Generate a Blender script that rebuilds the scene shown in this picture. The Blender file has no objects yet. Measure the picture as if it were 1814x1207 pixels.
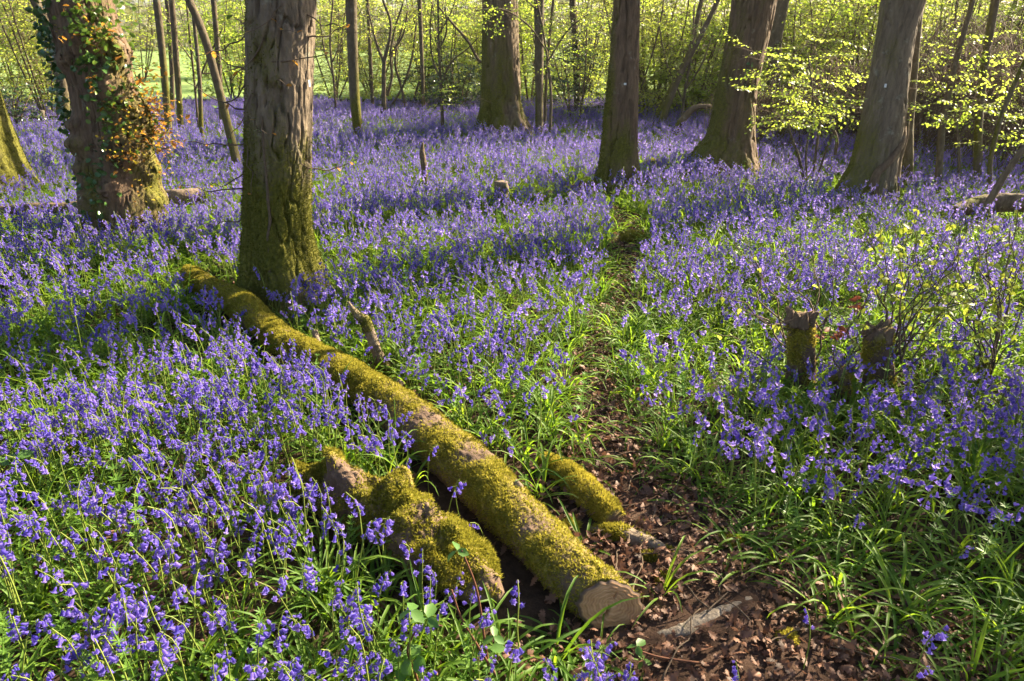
import bpy, math, random
import numpy as np
from math import radians, sin, cos, pi, sqrt
from mathutils import Vector, Matrix, Euler

SC = bpy.context.scene
COL = SC.collection
random.seed(7)
RNG = np.random.default_rng(7)

# ------------------------------------------------------------------ camera, sky, sun, exposure
PITCH = radians(24.2)
EYE = 1.6
FPX = 1209.0                      # focal length in photograph pixels (24 mm on a 36 mm frame)
cam = bpy.data.cameras.new('camera')
cam.lens = 24.0
cam.sensor_width = 36.0
cam.clip_start = 0.05
cam.clip_end = 2000
cam_o = bpy.data.objects.new('camera', cam)
cam_o.location = (0, 0, EYE)
cam_o.rotation_euler = (pi / 2 - PITCH, 0, 0)
COL.objects.link(cam_o)
SC.camera = cam_o

SUN_AZ = radians(56)              # to the right of the viewing direction
SUN_EL = radians(30)
world = bpy.data.worlds.new('World')
SC.world = world
world.use_nodes = True
wn = world.node_tree.nodes
sky = wn.new('ShaderNodeTexSky')
sky.sky_type = 'NISHITA'
sky.sun_disc = False
sky.sun_elevation = SUN_EL
sky.sun_rotation = SUN_AZ
sky.air_density = 1.0
sky.dust_density = 2.0
bg = wn['Background']
bg.inputs['Strength'].default_value = 0.052
world.node_tree.links.new(sky.outputs[0], bg.inputs['Color'])

sun = bpy.data.lights.new('sun', 'SUN')
sun.energy = 5.0
sun.angle = radians(0.55)
sun.color = (1.0, 0.86, 0.62)
sun_o = bpy.data.objects.new('sun', sun)
SDIR = Vector((sin(SUN_AZ) * cos(SUN_EL), cos(SUN_AZ) * cos(SUN_EL), sin(SUN_EL)))
sun_o.rotation_euler = SDIR.to_track_quat('Z', 'Y').to_euler()
sun_o.location = (20, 15, 20)
COL.objects.link(sun_o)

SC.view_settings.view_transform = 'Standard'
SC.view_settings.look = 'None'
SC.view_settings.gamma = 1.0
SC.view_settings.exposure = 2.5
SC.view_settings.use_curve_mapping = False
SC.render.engine = 'CYCLES'
SC.cycles.max_bounces = 5
SC.cycles.diffuse_bounces = 3
SC.cycles.glossy_bounces = 2
SC.cycles.transmission_bounces = 3
SC.cycles.sample_clamp_indirect = 6.0
SC.cycles.use_denoising = True
SC.cycles.adaptive_threshold = 0.02

# ------------------------------------------------------------------ noise and survey helpers
def _h(i, j, k, seed):
    n = (i.astype(np.int64) * 374761393 + j.astype(np.int64) * 668265263 + k.astype(np.int64) * 1274126177 + seed * 974634541) & 0xffffffff
    n = ((n ^ (n >> 13)) * 1274126177) & 0xffffffff
    n = (n ^ (n >> 16)) & 0xffffffff
    return n.astype(np.float64) / 0xffffffff * 2 - 1

def vnoise(x, y, z, seed=0):
    x, y, z = np.broadcast_arrays(np.asarray(x, float), np.asarray(y, float), np.asarray(z, float))
    i, j, k = np.floor(x), np.floor(y), np.floor(z)
    fx, fy, fz = x - i, y - j, z - k
    ux, uy, uz = (f * f * f * (f * (f * 6 - 15) + 10) for f in (fx, fy, fz))
    i, j, k = i.astype(np.int64), j.astype(np.int64), k.astype(np.int64)
    r = 0
    for a in (0, 1):
        wa = ux if a else 1 - ux
        for b in (0, 1):
            wb = uy if b else 1 - uy
            for c in (0, 1):
                wc = uz if c else 1 - uz
                r = r + _h(i + a, j + b, k + c, seed) * wa * wb * wc
    return r

def fbm(x, y, z, oct=4, seed=0):
    r, a, f = 0, 1.0, 1.0
    for o in range(oct):
        r = r + a * vnoise(x * f, y * f, z * f, seed + o * 17)
        a *= 0.5
        f *= 2.03
    return r

def sst(a, b, x):
    t = np.clip((x - a) / (b - a), 0, 1)
    return t * t * (3 - 2 * t)

def H(x, y):
    """height of the wood floor"""
    x = np.asarray(x, float); y = np.asarray(y, float)
    h = 0.05 * vnoise(x * 0.6, y * 0.6, 0.3, 5) + 0.02 * vnoise(x * 1.9, y * 1.9, 0.7, 6)
    h = h + 0.35 * sst(5.0, 9.0, x - 0.12 * (y - 9)) * sst(6, 10, y)
    return h * sst(0.6, 2.2, np.hypot(x, y)) * (1 - 0.8 * sst(30, 60, y))

CP, SP = cos(PITCH), sin(PITCH)
def ray(px, py):
    a, b = px - 907.0, 603.5 - py
    return Vector((a, FPX * CP + b * SP, -FPX * SP + b * CP)) / FPX
def G(px, py, z=None):
    """where the line of sight through a survey point of the photograph meets the ground (or the height z)"""
    d = ray(px, py)
    zz = 0.0 if z is None else z
    for _ in range(1 if z is not None else 6):
        t = (zz - EYE) / d.z
        p = Vector((0, 0, EYE)) + d * t
        if z is None:
            zz = float(H(p.x, p.y))
    return p
def PY(px, py, Y):
    d = ray(px, py)
    t = Y / d.y
    return Vector((0, 0, EYE)) + d * t
def depth(p):
    return p[1] * CP - (p[2] - EYE) * SP
def proj(x, y, z):
    x = np.asarray(x, float); y = np.asarray(y, float); z = np.asarray(z, float) - EYE
    d = y * CP - z * SP
    u = y * SP + z * CP
    d = np.where(d < 1e-3, 1e-3, d)
    return 907 + FPX * x / d, 603.5 - FPX * u / d, d

# ------------------------------------------------------------------ mesh helpers
class Geo:
    def __init__(s):
        s.v, s.f, s.m, s.a, s.n = [], [], [], [], 0
    def add(s, v, f, mat=0, attr=None):
        v = np.asarray(v, float).reshape(-1, 3)
        fs = f if isinstance(f, list) else [f]
        for q in fs:
            q = np.asarray(q, np.int64)
            if q.size:
                s.f.append(q + s.n)
                s.m.append(np.full(len(q), mat, np.int32))
        s.v.append(v)
        s.a.append(np.zeros(len(v)) if attr is None else np.broadcast_to(np.asarray(attr, float), (len(v),)))
        s.n += len(v)
        return s
    def mesh(s, name, mats, smooth=True, attr='var'):
        me = bpy.data.meshes.new(name)
        v = np.concatenate(s.v)
        me.vertices.add(len(v))
        me.vertices.foreach_set('co', v.astype(np.float32).ravel())
        ks = np.concatenate([np.full(len(q), q.shape[1], np.int32) for q in s.f])
        lp = np.concatenate([q.ravel() for q in s.f]).astype(np.int32)
        st = np.concatenate([[0], np.cumsum(ks)[:-1]]).astype(np.int32)
        me.loops.add(len(lp))
        me.loops.foreach_set('vertex_index', lp)
        me.polygons.add(len(ks))
        me.polygons.foreach_set('loop_start', st)
        me.polygons.foreach_set('loop_total', ks)
        me.polygons.foreach_set('material_index', np.concatenate(s.m))
        me.polygons.foreach_set('use_smooth', np.full(len(ks), smooth, bool))
        at = me.attributes.new(attr, 'FLOAT', 'POINT')
        at.data.foreach_set('value', np.concatenate(s.a).astype(np.float32))
        for m in (mats if isinstance(mats, (list, tuple)) else [mats]):
            me.materials.append(m)
        me.update(calc_edges=True)
        return me

def link(name, me, parent=None, loc=None):
    o = bpy.data.objects.new(name, me)
    COL.objects.link(o)
    if parent is not None:
        o.parent = parent
    if loc is not None:
        o.location = loc
    return o
def tag(o, label=None, cat=None, group=None, kind=None):
    if label: o['label'] = label
    if cat: o['category'] = cat
    if group: o['group'] = group
    if kind: o['kind'] = kind
    return o
def thing(name, loc, label, cat, group=None, rz=0.0):
    o = bpy.data.objects.new(name, None)
    o.empty_display_size = 0.1
    COL.objects.link(o)
    o.location = loc
    o.rotation_euler = (0, 0, rz)
    return tag(o, label, cat, group)

def spline(pts, n, fr=None):
    """smooth curve through rows of pts, n samples evenly by length (or at the length fractions fr)"""
    P = np.asarray(pts, float)
    L = np.concatenate([[0], np.cumsum(np.maximum(np.linalg.norm(np.diff(P[:, :3], axis=0), axis=1), 1e-9))])
    s = (np.linspace(0, 1, n) if fr is None else np.asarray(fr)) * L[-1]
    i = np.clip(np.searchsorted(L, s, side='right') - 1, 0, len(P) - 2)
    h = (L[i + 1] - L[i])[:, None]
    t = (s - L[i])[:, None] / h
    sl = np.diff(P, axis=0) / np.diff(L)[:, None]
    m = np.vstack([sl[:1], (sl[:-1] * np.diff(L)[1:, None] + sl[1:] * np.diff(L)[:-1, None]) / (np.diff(L)[1:] + np.diff(L)[:-1])[:, None], sl[-1:]]) if len(P) > 2 else np.vstack([sl, sl])
    t2, t3 = t * t, t ** 3
    return (2 * t3 - 3 * t2 + 1) * P[i] + (t3 - 2 * t2 + t) * h * m[i] + (-2 * t3 + 3 * t2) * P[i + 1] + (t3 - t2) * h * m[i + 1]

def frames(C):
    T = np.gradient(C, axis=0)
    T /= np.linalg.norm(T, axis=1)[:, None] + 1e-12
    ref = np.array([1.0, 0, 0]) if abs(T[0][0]) < 0.9 else np.array([0, 1.0, 0])
    U = np.zeros_like(C)
    u = ref
    for i in range(len(C)):
        u = u - T[i] * np.dot(u, T[i])
        u = u / (np.linalg.norm(u) + 1e-12)
        U[i] = u
    return T, U, np.cross(T, U)

def gridfaces(nr, ns):
    i = np.arange(nr - 1)[:, None] * ns
    j = np.arange(ns)[None, :]
    k = (j + 1) % ns
    return np.stack([i + j, i + k, i + ns + k, i + ns + j], -1).reshape(-1, 4)

def tube(pts, rad, ns=6, nr=12, disp=None, cap=True, fr=None):
    """pts rows xyz (spline) with radii; returns verts (nr,ns,3), faces, angle grid, length grid"""
    P = np.column_stack([np.asarray(pts, float), np.broadcast_to(np.asarray(rad, float), (len(pts),))])
    S = spline(P, nr, fr)
    C, R = S[:, :3], np.maximum(S[:, 3], 1e-4)
    T, U, W = frames(C)
    a = np.linspace(0, 2 * pi, ns, endpoint=False)
    s = np.concatenate([[0], np.cumsum(np.linalg.norm(np.diff(C, axis=0), axis=1))])
    A, SS = np.meshgrid(a, s)
    RR = np.repeat(R[:, None], ns, 1)
    if disp is not None:
        RR = RR + disp(A, SS, RR, C)
    V = C[:, None, :] + RR[..., None] * (np.cos(A)[..., None] * U[:, None] + np.sin(A)[..., None] * W[:, None])
    F = [gridfaces(nr, ns)]
    vv = V.reshape(-1, 3)
    if cap:
        c0, c1 = len(vv), len(vv) + 1
        vv = np.vstack([vv, C[0], C[-1]])
        j = np.arange(ns); k = (j + 1) % ns
        F.append(np.stack([np.full(ns, c0), k, j], -1))
        b = (nr - 1) * ns
        F.append(np.stack([np.full(ns, c1), b + j, b + k], -1))
    return vv, F, A, SS, V

def grid_normals(V):
    du = np.roll(V, -1, 1) - np.roll(V, 1, 1)
    dv = np.gradient(V, axis=0)
    n = np.cross(du, dv)
    return n / (np.linalg.norm(n, axis=-1, keepdims=True) + 1e-12)

# ------------------------------------------------------------------ materials
def new_mat(name):
    m = bpy.data.materials.new(name)
    m.use_nodes = True
    nt = m.node_tree
    for n in list(nt.nodes):
        if n.type != 'OUTPUT_MATERIAL':
            nt.nodes.remove(n)
    out = [n for n in nt.nodes if n.type == 'OUTPUT_MATERIAL'][0]
    return m, nt, out
def nd(nt, t, **kw):
    n = nt.nodes.new(t)
    for k, v in kw.items():
        setattr(n, k, v)
    return n
def ramp(nt, fac, stops):
    r = nd(nt, 'ShaderNodeValToRGB')
    e = r.color_ramp.elements
    while len(e) > 1:
        e.remove(e[-1])
    e[0].position = stops[0][0]; e[0].color = (*stops[0][1], 1)
    for p, c in stops[1:]:
        x = e.new(p); x.color = (*c, 1)
    nt.links.new(fac, r.inputs[0])
    return r.outputs[0]
def noise_fac(nt, scale, detail=4, rough=0.55, stretch=None, coord='Object'):
    tc = nd(nt, 'ShaderNodeTexCoord')
    src = tc.outputs[coord]
    if stretch:
        mp = nd(nt, 'ShaderNodeMapping')
        mp.inputs['Scale'].default_value = stretch
        nt.links.new(src, mp.inputs[0])
        src = mp.outputs[0]
    n = nd(nt, 'ShaderNodeTexNoise')
    n.inputs['Scale'].default_value = scale
    n.inputs['Detail'].default_value = detail
    n.inputs['Roughness'].default_value = rough
    nt.links.new(src, n.inputs['Vector'])
    return n.outputs['Fac']
def mixc(nt, fac, a, b):
    m = nd(nt, 'ShaderNodeMix', data_type='RGBA')
    for sock, v in ((m.inputs[0], fac), (m.inputs[6], a), (m.inputs[7], b)):
        if isinstance(v, tuple):
            sock.default_value = (*v, 1)
        elif isinstance(v, (int, float)):
            sock.default_value = v
        else:
            nt.links.new(v, sock)
    return m.outputs[2]
def mth(nt, op, a, b=None):
    m = nd(nt, 'ShaderNodeMath', operation=op)
    for s, v in ((m.inputs[0], a), (m.inputs[1], b)):
        if v is None: continue
        if isinstance(v, (int, float)): s.default_value = v
        else: nt.links.new(v, s)
    return m.outputs[0]

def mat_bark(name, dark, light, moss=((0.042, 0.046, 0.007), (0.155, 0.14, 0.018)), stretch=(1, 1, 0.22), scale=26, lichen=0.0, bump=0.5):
    m, nt, out = new_mat(name)
    n1 = noise_fac(nt, scale, 6, 0.65, stretch)
    n2 = noise_fac(nt, 5.0, 4, 0.6, (1, 1, 0.6))
    n3 = noise_fac(nt, 55.0, 4, 0.7)
    mid = tuple((a + b) / 2 for a, b in zip(dark, light))
    c = ramp(nt, n1, [(0.25, dark), (0.5, mid), (0.72, light)])
    c = mixc(nt, mth(nt, 'MULTIPLY', n2, 0.45), c, tuple(v * 0.75 for v in mid))
    if lichen:
        n4 = noise_fac(nt, 9.0, 5, 0.7)
        lf = ramp(nt, n4, [(0.60, (0, 0, 0)), (0.68, (lichen,) * 3)])
        c = mixc(nt, lf, c, (0.30, 0.31, 0.25))
    at = nd(nt, 'ShaderNodeAttribute', attribute_name='moss')
    mf = mth(nt, 'ADD', at.outputs['Fac'], mth(nt, 'MULTIPLY', mth(nt, 'SUBTRACT', n3, 0.5), 0.9))
    mf = ramp(nt, mf, [(0.22, (0, 0, 0)), (0.80, (1, 1, 1))])
    mc = ramp(nt, n3, [(0.3, moss[0]), (0.75, moss[1])])
    c = mixc(nt, mf, c, mc)
    b = nd(nt, 'ShaderNodeBsdfPrincipled')
    b.inputs['Roughness'].default_value = 0.9
    b.inputs['Specular IOR Level'].default_value = 0.2
    nt.links.new(c, b.inputs['Base Color'])
    bp = nd(nt, 'ShaderNodeBump')
    bp.inputs['Strength'].default_value = bump
    bp.inputs['Distance'].default_value = 0.03
    nt.links.new(mth(nt, 'ADD', n1, mth(nt, 'MULTIPLY', n3, 0.6)), bp.inputs['Height'])
    nt.links.new(bp.outputs[0], b.inputs['Normal'])
    nt.links.new(b.outputs[0], out.inputs[0])
    return m

def mat_leaf(name, ca, cb, trans=0.45, tcol=None, rough=0.45, spec=0.3, randhue=0.0):
    """thin leaf: colour varies between ca and cb by mesh attribute and by instance; light passes through"""
    m, nt, out = new_mat(name)
    at = nd(nt, 'ShaderNodeAttribute', attribute_name='var')
    oi = nd(nt, 'ShaderNodeObjectInfo')
    f = mth(nt, 'ADD', mth(nt, 'MULTIPLY', at.outputs['Fac'], 0.5), mth(nt, 'MULTIPLY', oi.outputs['Random'], 0.5))
    c = mixc(nt, f, ca, cb)
    b = nd(nt, 'ShaderNodeBsdfPrincipled')
    b.inputs['Roughness'].default_value = rough
    b.inputs['Specular IOR Level'].default_value = spec
    nt.links.new(c, b.inputs['Base Color'])
    t = nd(nt, 'ShaderNodeBsdfTranslucent')
    if tcol:
        ct = mixc(nt, f, tcol[0], tcol[1])
        nt.links.new(ct, t.inputs[0])
    else:
        nt.links.new(c, t.inputs[0])
    mx = nd(nt, 'ShaderNodeMixShader')
    mx.inputs[0].default_value = trans
    nt.links.new(b.outputs[0], mx.inputs[1])
    nt.links.new(t.outputs[0], mx.inputs[2])
    nt.links.new(mx.outputs[0], out.inputs[0])
    return m

def mat_plain(name, ca, cb, scale=20, rough=0.8, spec=0.2, bump=0.0, detail=5, stretch=None):
    m, nt, out = new_mat(name)
    n = noise_fac(nt, scale, detail, 0.65, stretch)
    c = ramp(nt, n, [(0.3, ca), (0.7, cb)])
    b = nd(nt, 'ShaderNodeBsdfPrincipled')
    b.inputs['Roughness'].default_value = rough
    b.inputs['Specular IOR Level'].default_value = spec
    nt.links.new(c, b.inputs['Base Color'])
    if bump:
        bp = nd(nt, 'ShaderNodeBump')
        bp.inputs['Strength'].default_value = bump
        bp.inputs['Distance'].default_value = 0.01
        nt.links.new(n, bp.inputs['Height'])
        nt.links.new(bp.outputs[0], b.inputs['Normal'])
    nt.links.new(b.outputs[0], out.inputs[0])
    return m

M = {}
M['oak'] = mat_bark('oak_bark', (0.050, 0.034, 0.022), (0.22, 0.16, 0.10), lichen=0.35)
M['oak_pale'] = mat_bark('pale_oak_bark', (0.058, 0.042, 0.029), (0.24, 0.185, 0.13), lichen=0.35)
M['oak_red'] = mat_bark('reddish_oak_bark', (0.048, 0.031, 0.020), (0.205, 0.135, 0.085), lichen=0.25)
M['slim'] = mat_bark('slim_bark', (0.055, 0.042, 0.028), (0.16, 0.125, 0.08), stretch=(1, 1, 0.5), lichen=0.3)
M['twig'] = mat_bark('twig_bark', (0.06, 0.042, 0.028), (0.17, 0.12, 0.08), stretch=(1, 1, 1), scale=40, bump=0.2)
M['dead'] = mat_bark('dead_wood', (0.085, 0.060, 0.042), (0.27, 0.205, 0.145), stretch=(1, 1, 1), scale=30)
M['log'] = mat_bark('log_bark', (0.060, 0.038, 0.025), (0.19, 0.125, 0.085), stretch=(1, 1, 1), scale=22,
                    moss=((0.09, 0.08, 0.010), (0.30, 0.235, 0.034)))
M['moss'] = mat_leaf('moss_fronds', (0.145, 0.145, 0.015), (0.50, 0.42, 0.06), 0.52, rough=0.8, spec=0.1)
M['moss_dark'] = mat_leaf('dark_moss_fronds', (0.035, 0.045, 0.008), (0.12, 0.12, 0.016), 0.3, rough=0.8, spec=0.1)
M['bell'] = mat_leaf('bluebell_petal', (0.050, 0.036, 0.32), (0.20, 0.142, 0.55), 0.50,
                     tcol=((0.17, 0.11, 0.58), (0.62, 0.47, 0.92)), rough=0.5, spec=0.25)
M['stem'] = mat_leaf('bluebell_stem', (0.15, 0.22, 0.035), (0.25, 0.29, 0.06), 0.3, rough=0.5)
M['strap'] = mat_leaf('bluebell_leaf', (0.046, 0.110, 0.015), (0.130, 0.210, 0.028), 0.43,
                      tcol=((0.19, 0.39, 0.018), (0.42, 0.57, 0.032)), rough=0.52, spec=0.18)
M['herb'] = mat_leaf('herb_leaf', (0.075, 0.16, 0.025), (0.14, 0.25, 0.035), 0.4, tcol=((0.2, 0.4, 0.03), (0.3, 0.5, 0.05)))
M['leaf'] = mat_leaf('spring_leaf', (0.085, 0.165, 0.018), (0.165, 0.235, 0.028), 0.55,
                     tcol=((0.40, 0.60, 0.05), (0.70, 0.78, 0.10)), rough=0.4)
M['leaf_yellow'] = mat_leaf('yellow_spring_leaf', (0.11, 0.165, 0.022), (0.19, 0.215, 0.035), 0.52,
                     tcol=((0.50, 0.62, 0.06), (0.78, 0.78, 0.14)), rough=0.4)
M['leaf_mid'] = mat_leaf('mid_green_leaf', (0.045, 0.095, 0.014), (0.095, 0.155, 0.022), 0.42,
                     tcol=((0.24, 0.44, 0.03), (0.46, 0.60, 0.05)), rough=0.4)
M['hazel'] = mat_leaf('hazel_leaf', (0.10, 0.165, 0.020), (0.17, 0.20, 0.03), 0.48,
                     tcol=((0.44, 0.58, 0.04), (0.66, 0.70, 0.08)), rough=0.45)
M['leaf_dark'] = mat_leaf('evergreen_leaf', (0.016, 0.040, 0.012), (0.045, 0.085, 0.02), 0.12, rough=0.3, spec=0.5)
M['ivy'] = mat_leaf('ivy_leaf', (0.020, 0.060, 0.016), (0.060, 0.13, 0.025), 0.2, rough=0.28, spec=0.5)
M['ivy_bright'] = mat_leaf('young_ivy_leaf', (0.08, 0.15, 0.02), (0.14, 0.22, 0.03), 0.4, rough=0.35)
M['orange'] = mat_leaf('young_oak_leaf', (0.22, 0.085, 0.016), (0.32, 0.16, 0.025), 0.45, tcol=((0.55, 0.20, 0.03), (0.65, 0.34, 0.05)))
M['gold'] = mat_leaf('golden_young_leaf', (0.16, 0.15, 0.018), (0.26, 0.19, 0.025), 0.5, tcol=((0.42, 0.38, 0.03), (0.6, 0.44, 0.05)))
M['bramble'] = mat_leaf('bramble_leaf', (0.055, 0.13, 0.03), (0.10, 0.19, 0.04), 0.35, tcol=((0.14, 0.34, 0.04), (0.22, 0.42, 0.06)))
M['red_leaf'] = mat_leaf('dead_red_leaf', (0.11, 0.028, 0.012), (0.21, 0.055, 0.02), 0.3)
M['litter'] = mat_leaf('dead_oak_leaf', (0.050, 0.024, 0.015), (0.25, 0.125, 0.075), 0.25, rough=0.6)
M['soil'] = mat_plain('wood_floor_soil', (0.018, 0.012, 0.008), (0.065, 0.040, 0.026), 34, 0.95, 0.1, 0.8, 8)
M['pathsoil'] = mat_plain('trodden_soil', (0.025, 0.015, 0.011), (0.085, 0.050, 0.034), 42, 0.95, 0.1, 0.9, 8)
M['meadow'] = mat_plain('meadow_grass', (0.12, 0.20, 0.055), (0.21, 0.27, 0.09), 1.2, 0.9, 0.1, 0.3, 8)
M['far_wood'] = mat_leaf('far_foliage', (0.10, 0.12, 0.05), (0.17, 0.16, 0.08), 0.3, tcol=((0.2, 0.24, 0.07), (0.3, 0.3, 0.1)))
M['hill'] = mat_plain('wooded_hill', (0.09, 0.10, 0.055), (0.17, 0.15, 0.10), 0.15, 0.95, 0.1)
M['plate'] = mat_plain('white_plate', (0.55, 0.56, 0.58), (0.70, 0.71, 0.73), 40, 0.4, 0.4)
M['post'] = mat_plain('fence_post_wood', (0.06, 0.05, 0.04), (0.15, 0.125, 0.10), 30, 0.9, 0.1, 0.3)

def mat_cut():
    m, nt, out = new_mat('sawn_wood')
    at = nd(nt, 'ShaderNodeAttribute', attribute_name='var')     # distance from the pith
    n = noise_fac(nt, 22, 5, 0.6)
    d = mth(nt, 'ADD', at.outputs['Fac'], mth(nt, 'MULTIPLY', n, 0.07))
    s = mth(nt, 'SINE', mth(nt, 'MULTIPLY', d, 70.0))
    f = mth(nt, 'ADD', mth(nt, 'MULTIPLY', s, 0.11), mth(nt, 'MULTIPLY', n, 0.9))
    c = ramp(nt, f, [(0.1, (0.22, 0.105, 0.040)), (0.45, (0.38, 0.205, 0.088)), (0.8, (0.47, 0.28, 0.135))])
    edge = ramp(nt, d, [(0.90, (0, 0, 0)), (0.98, (1, 1, 1))])
    c = mixc(nt, edge, c, (0.09, 0.055, 0.035))
    b = nd(nt, 'ShaderNodeBsdfPrincipled')
    b.inputs['Roughness'].default_value = 0.85
    nt.links.new(c, b.inputs['Base Color'])
    nt.links.new(b.outputs[0], out.inputs[0])
    return m
M['cut'] = mat_cut()

# ------------------------------------------------------------------ scattering by geometry nodes
def proto_collection(name, meshes):
    c = bpy.data.collections.new(name)
    for i, me in enumerate(meshes):
        c.objects.link(bpy.data.objects.new('%s_%02d' % (name, i), me))
    return c
_ng = {}
def scatter_group(c):
    if c.name in _ng:
        return _ng[c.name]
    g = bpy.data.node_groups.new('scatter_' + c.name, 'GeometryNodeTree')
    g.interface.new_socket('Geometry', in_out='INPUT', socket_type='NodeSocketGeometry')
    g.interface.new_socket('Geometry', in_out='OUTPUT', socket_type='NodeSocketGeometry')
    N, L = g.nodes, g.links
    gi, go = N.new('NodeGroupInput'), N.new('NodeGroupOutput')
    ci = N.new('GeometryNodeCollectionInfo')
    ci.inputs['Collection'].default_value = c
    ci.inputs['Separate Children'].default_value = True
    ci.inputs['Reset Children'].default_value = True
    ip = N.new('GeometryNodeInstanceOnPoints')
    ip.inputs['Pick Instance'].default_value = True
    def attr(nm, t):
        a = N.new('GeometryNodeInputNamedAttribute')
        a.data_type = t
        a.inputs[0].default_value = nm
        return [o for o in a.outputs if o.enabled and o.name == 'Attribute'][0]
    er = N.new('FunctionNodeEulerToRotation')
    L.new(attr('rot', 'FLOAT_VECTOR'), er.inputs[0])
    L.new(gi.outputs[0], ip.inputs['Points'])
    L.new(ci.outputs[0], ip.inputs['Instance'])
    L.new(attr('idx', 'INT'), ip.inputs['Instance Index'])
    L.new(er.outputs[0], ip.inputs['Rotation'])
    L.new(attr('scl', 'FLOAT'), ip.inputs['Scale'])
    L.new(ip.outputs[0], go.inputs[0])
    _ng[c.name] = g
    return g
def scatter(name, c, pts, rots, scl, idx=None, parent=None):
    pts = np.asarray(pts, float).reshape(-1, 3)
    n = len(pts)
    me = bpy.data.meshes.new(name)
    me.vertices.add(n)
    me.vertices.foreach_set('co', pts.astype(np.float32).ravel())
    a = me.attributes.new('rot', 'FLOAT_VECTOR', 'POINT'); a.data.foreach_set('vector', np.asarray(rots, np.float32).ravel())
    a = me.attributes.new('scl', 'FLOAT', 'POINT'); a.data.foreach_set('value', np.broadcast_to(np.asarray(scl, np.float32), (n,)).copy())
    if idx is None:
        idx = RNG.integers(0, len(c.objects), n)
    a = me.attributes.new('idx', 'INT', 'POINT'); a.data.foreach_set('value', np.asarray(idx, np.int32))
    o = link(name, me, parent)
    md = o.modifiers.new('scatter', 'NODES')
    md.node_group = scatter_group(c)
    return o

# ------------------------------------------------------------------ small plant prototypes
def rotm(ax, ay, az):
    return np.array(Euler((ax, ay, az)).to_matrix())

def leaf_shape(g, base, direc, normal, length, width, fold=0.25, mat=0, var=0.5, droop=0.0, lobed=False):
    """a small leaf folded along its midrib"""
    d = np.asarray(direc, float); d = d / (np.linalg.norm(d) + 1e-9)
    n = np.asarray(normal, float); n = n - d * np.dot(n, d); n = n / (np.linalg.norm(n) + 1e-9)
    s = np.cross(d, n)
    b = np.asarray(base, float)
    def P(t, w):
        return b + d * length * t + s * width * w + n * (abs(w) * fold * width * 1.0 - droop * length * t * t)
    if lobed:
        L = [(0.12, .10), (.30, .34), (.36, .20), (.55, .5), (.62, .26), (.80, .34), (1.0, 0.0)]
        v = [P(0, 0), P(.4, 0), P(.75, 0)] + [P(t, w) for t, w in L] + [P(t, -w) for t, w in L[:-1]]
        f3 = [(0, 3, 4), (0, 4, 5), (0, 5, 1), (1, 5, 6), (1, 6, 7), (1, 7, 2), (2, 7, 8), (2, 8, 9),
              (0, 11, 10), (0, 12, 11), (0, 1, 12), (1, 13, 12), (1, 14, 13), (1, 2, 14), (2, 15, 14), (2, 9, 15)]
        g.add(v, np.array(f3), mat, var)
    else:
        v = [P(0, 0), P(.22, .36), P(.58, .46), P(1.0, 0), P(.58, -.46), P(.22, -.36), P(.5, 0)]
        g.add(v, [np.array([(0, 6, 2, 1), (6, 0, 5, 4)]), np.array([(6, 3, 2), (6, 4, 3)])], mat, var)

def ribbon(g, pts, widths, normal_hint, mat=0, var=0.5, vee=0.25):
    """strap leaf: three verts across with a shallow keel"""
    P = np.asarray(pts, float); n = len(P)
    T = np.gradient(P, axis=0); T /= np.linalg.norm(T, axis=1)[:, None] + 1e-12
    S = np.cross(T, np.asarray(normal_hint, float)); S /= np.linalg.norm(S, axis=1)[:, None] + 1e-12
    N = np.cross(S, T)
    w = np.asarray(widths)[:, None]
    v = np.stack([P - S * w + N * w * vee, P - N * w * vee, P + S * w + N * w * vee], 1).reshape(-1, 3)
    f = []
    for i in range(n - 1):
        a = i * 3
        f += [(a, a + 1, a + 4, a + 3), (a + 1, a + 2, a + 5, a + 4)]
    g.add(v, np.array(f), mat, var)

def bell_mesh_geo(flare=1.0, length=0.019):
    zs = [0.0, -0.002, -0.006, -0.012, -length * 0.85, -length]
    rs = [0.0012, 0.0030, 0.0042, 0.0045, 0.0050 * (0.9 + 0.1 * flare), 0.0072 * flare]
    V = []
    for q, (z, r) in enumerate(zip(zs, rs)):
        for k in range(6):
            a = 2 * pi * k / 6
            V.append((r * cos(a), r * sin(a), z))
    for k in range(6):                               # curled petal tips between the ring points
        a = 2 * pi * (k + 0.5) / 6
        r = 0.0118 * flare
        V.append((r * cos(a), r * sin(a), -length * 0.88 + 0.0015 * (k % 2)))
    nr = len(zs)
    F4 = gridfaces(nr, 6)
    b = (nr - 1) * 6
    F3 = [(b + k, b + (k + 1) % 6, nr * 6 + k) for k in range(6)]
    return np.array(V), [F4, np.array(F3)]

BELL_SHAPES = [bell_mesh_geo(1.0, 0.019), bell_mesh_geo(1.15, 0.018), bell_mesh_geo(0.72, 0.0185), bell_mesh_geo(0.9, 0.021)]

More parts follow.
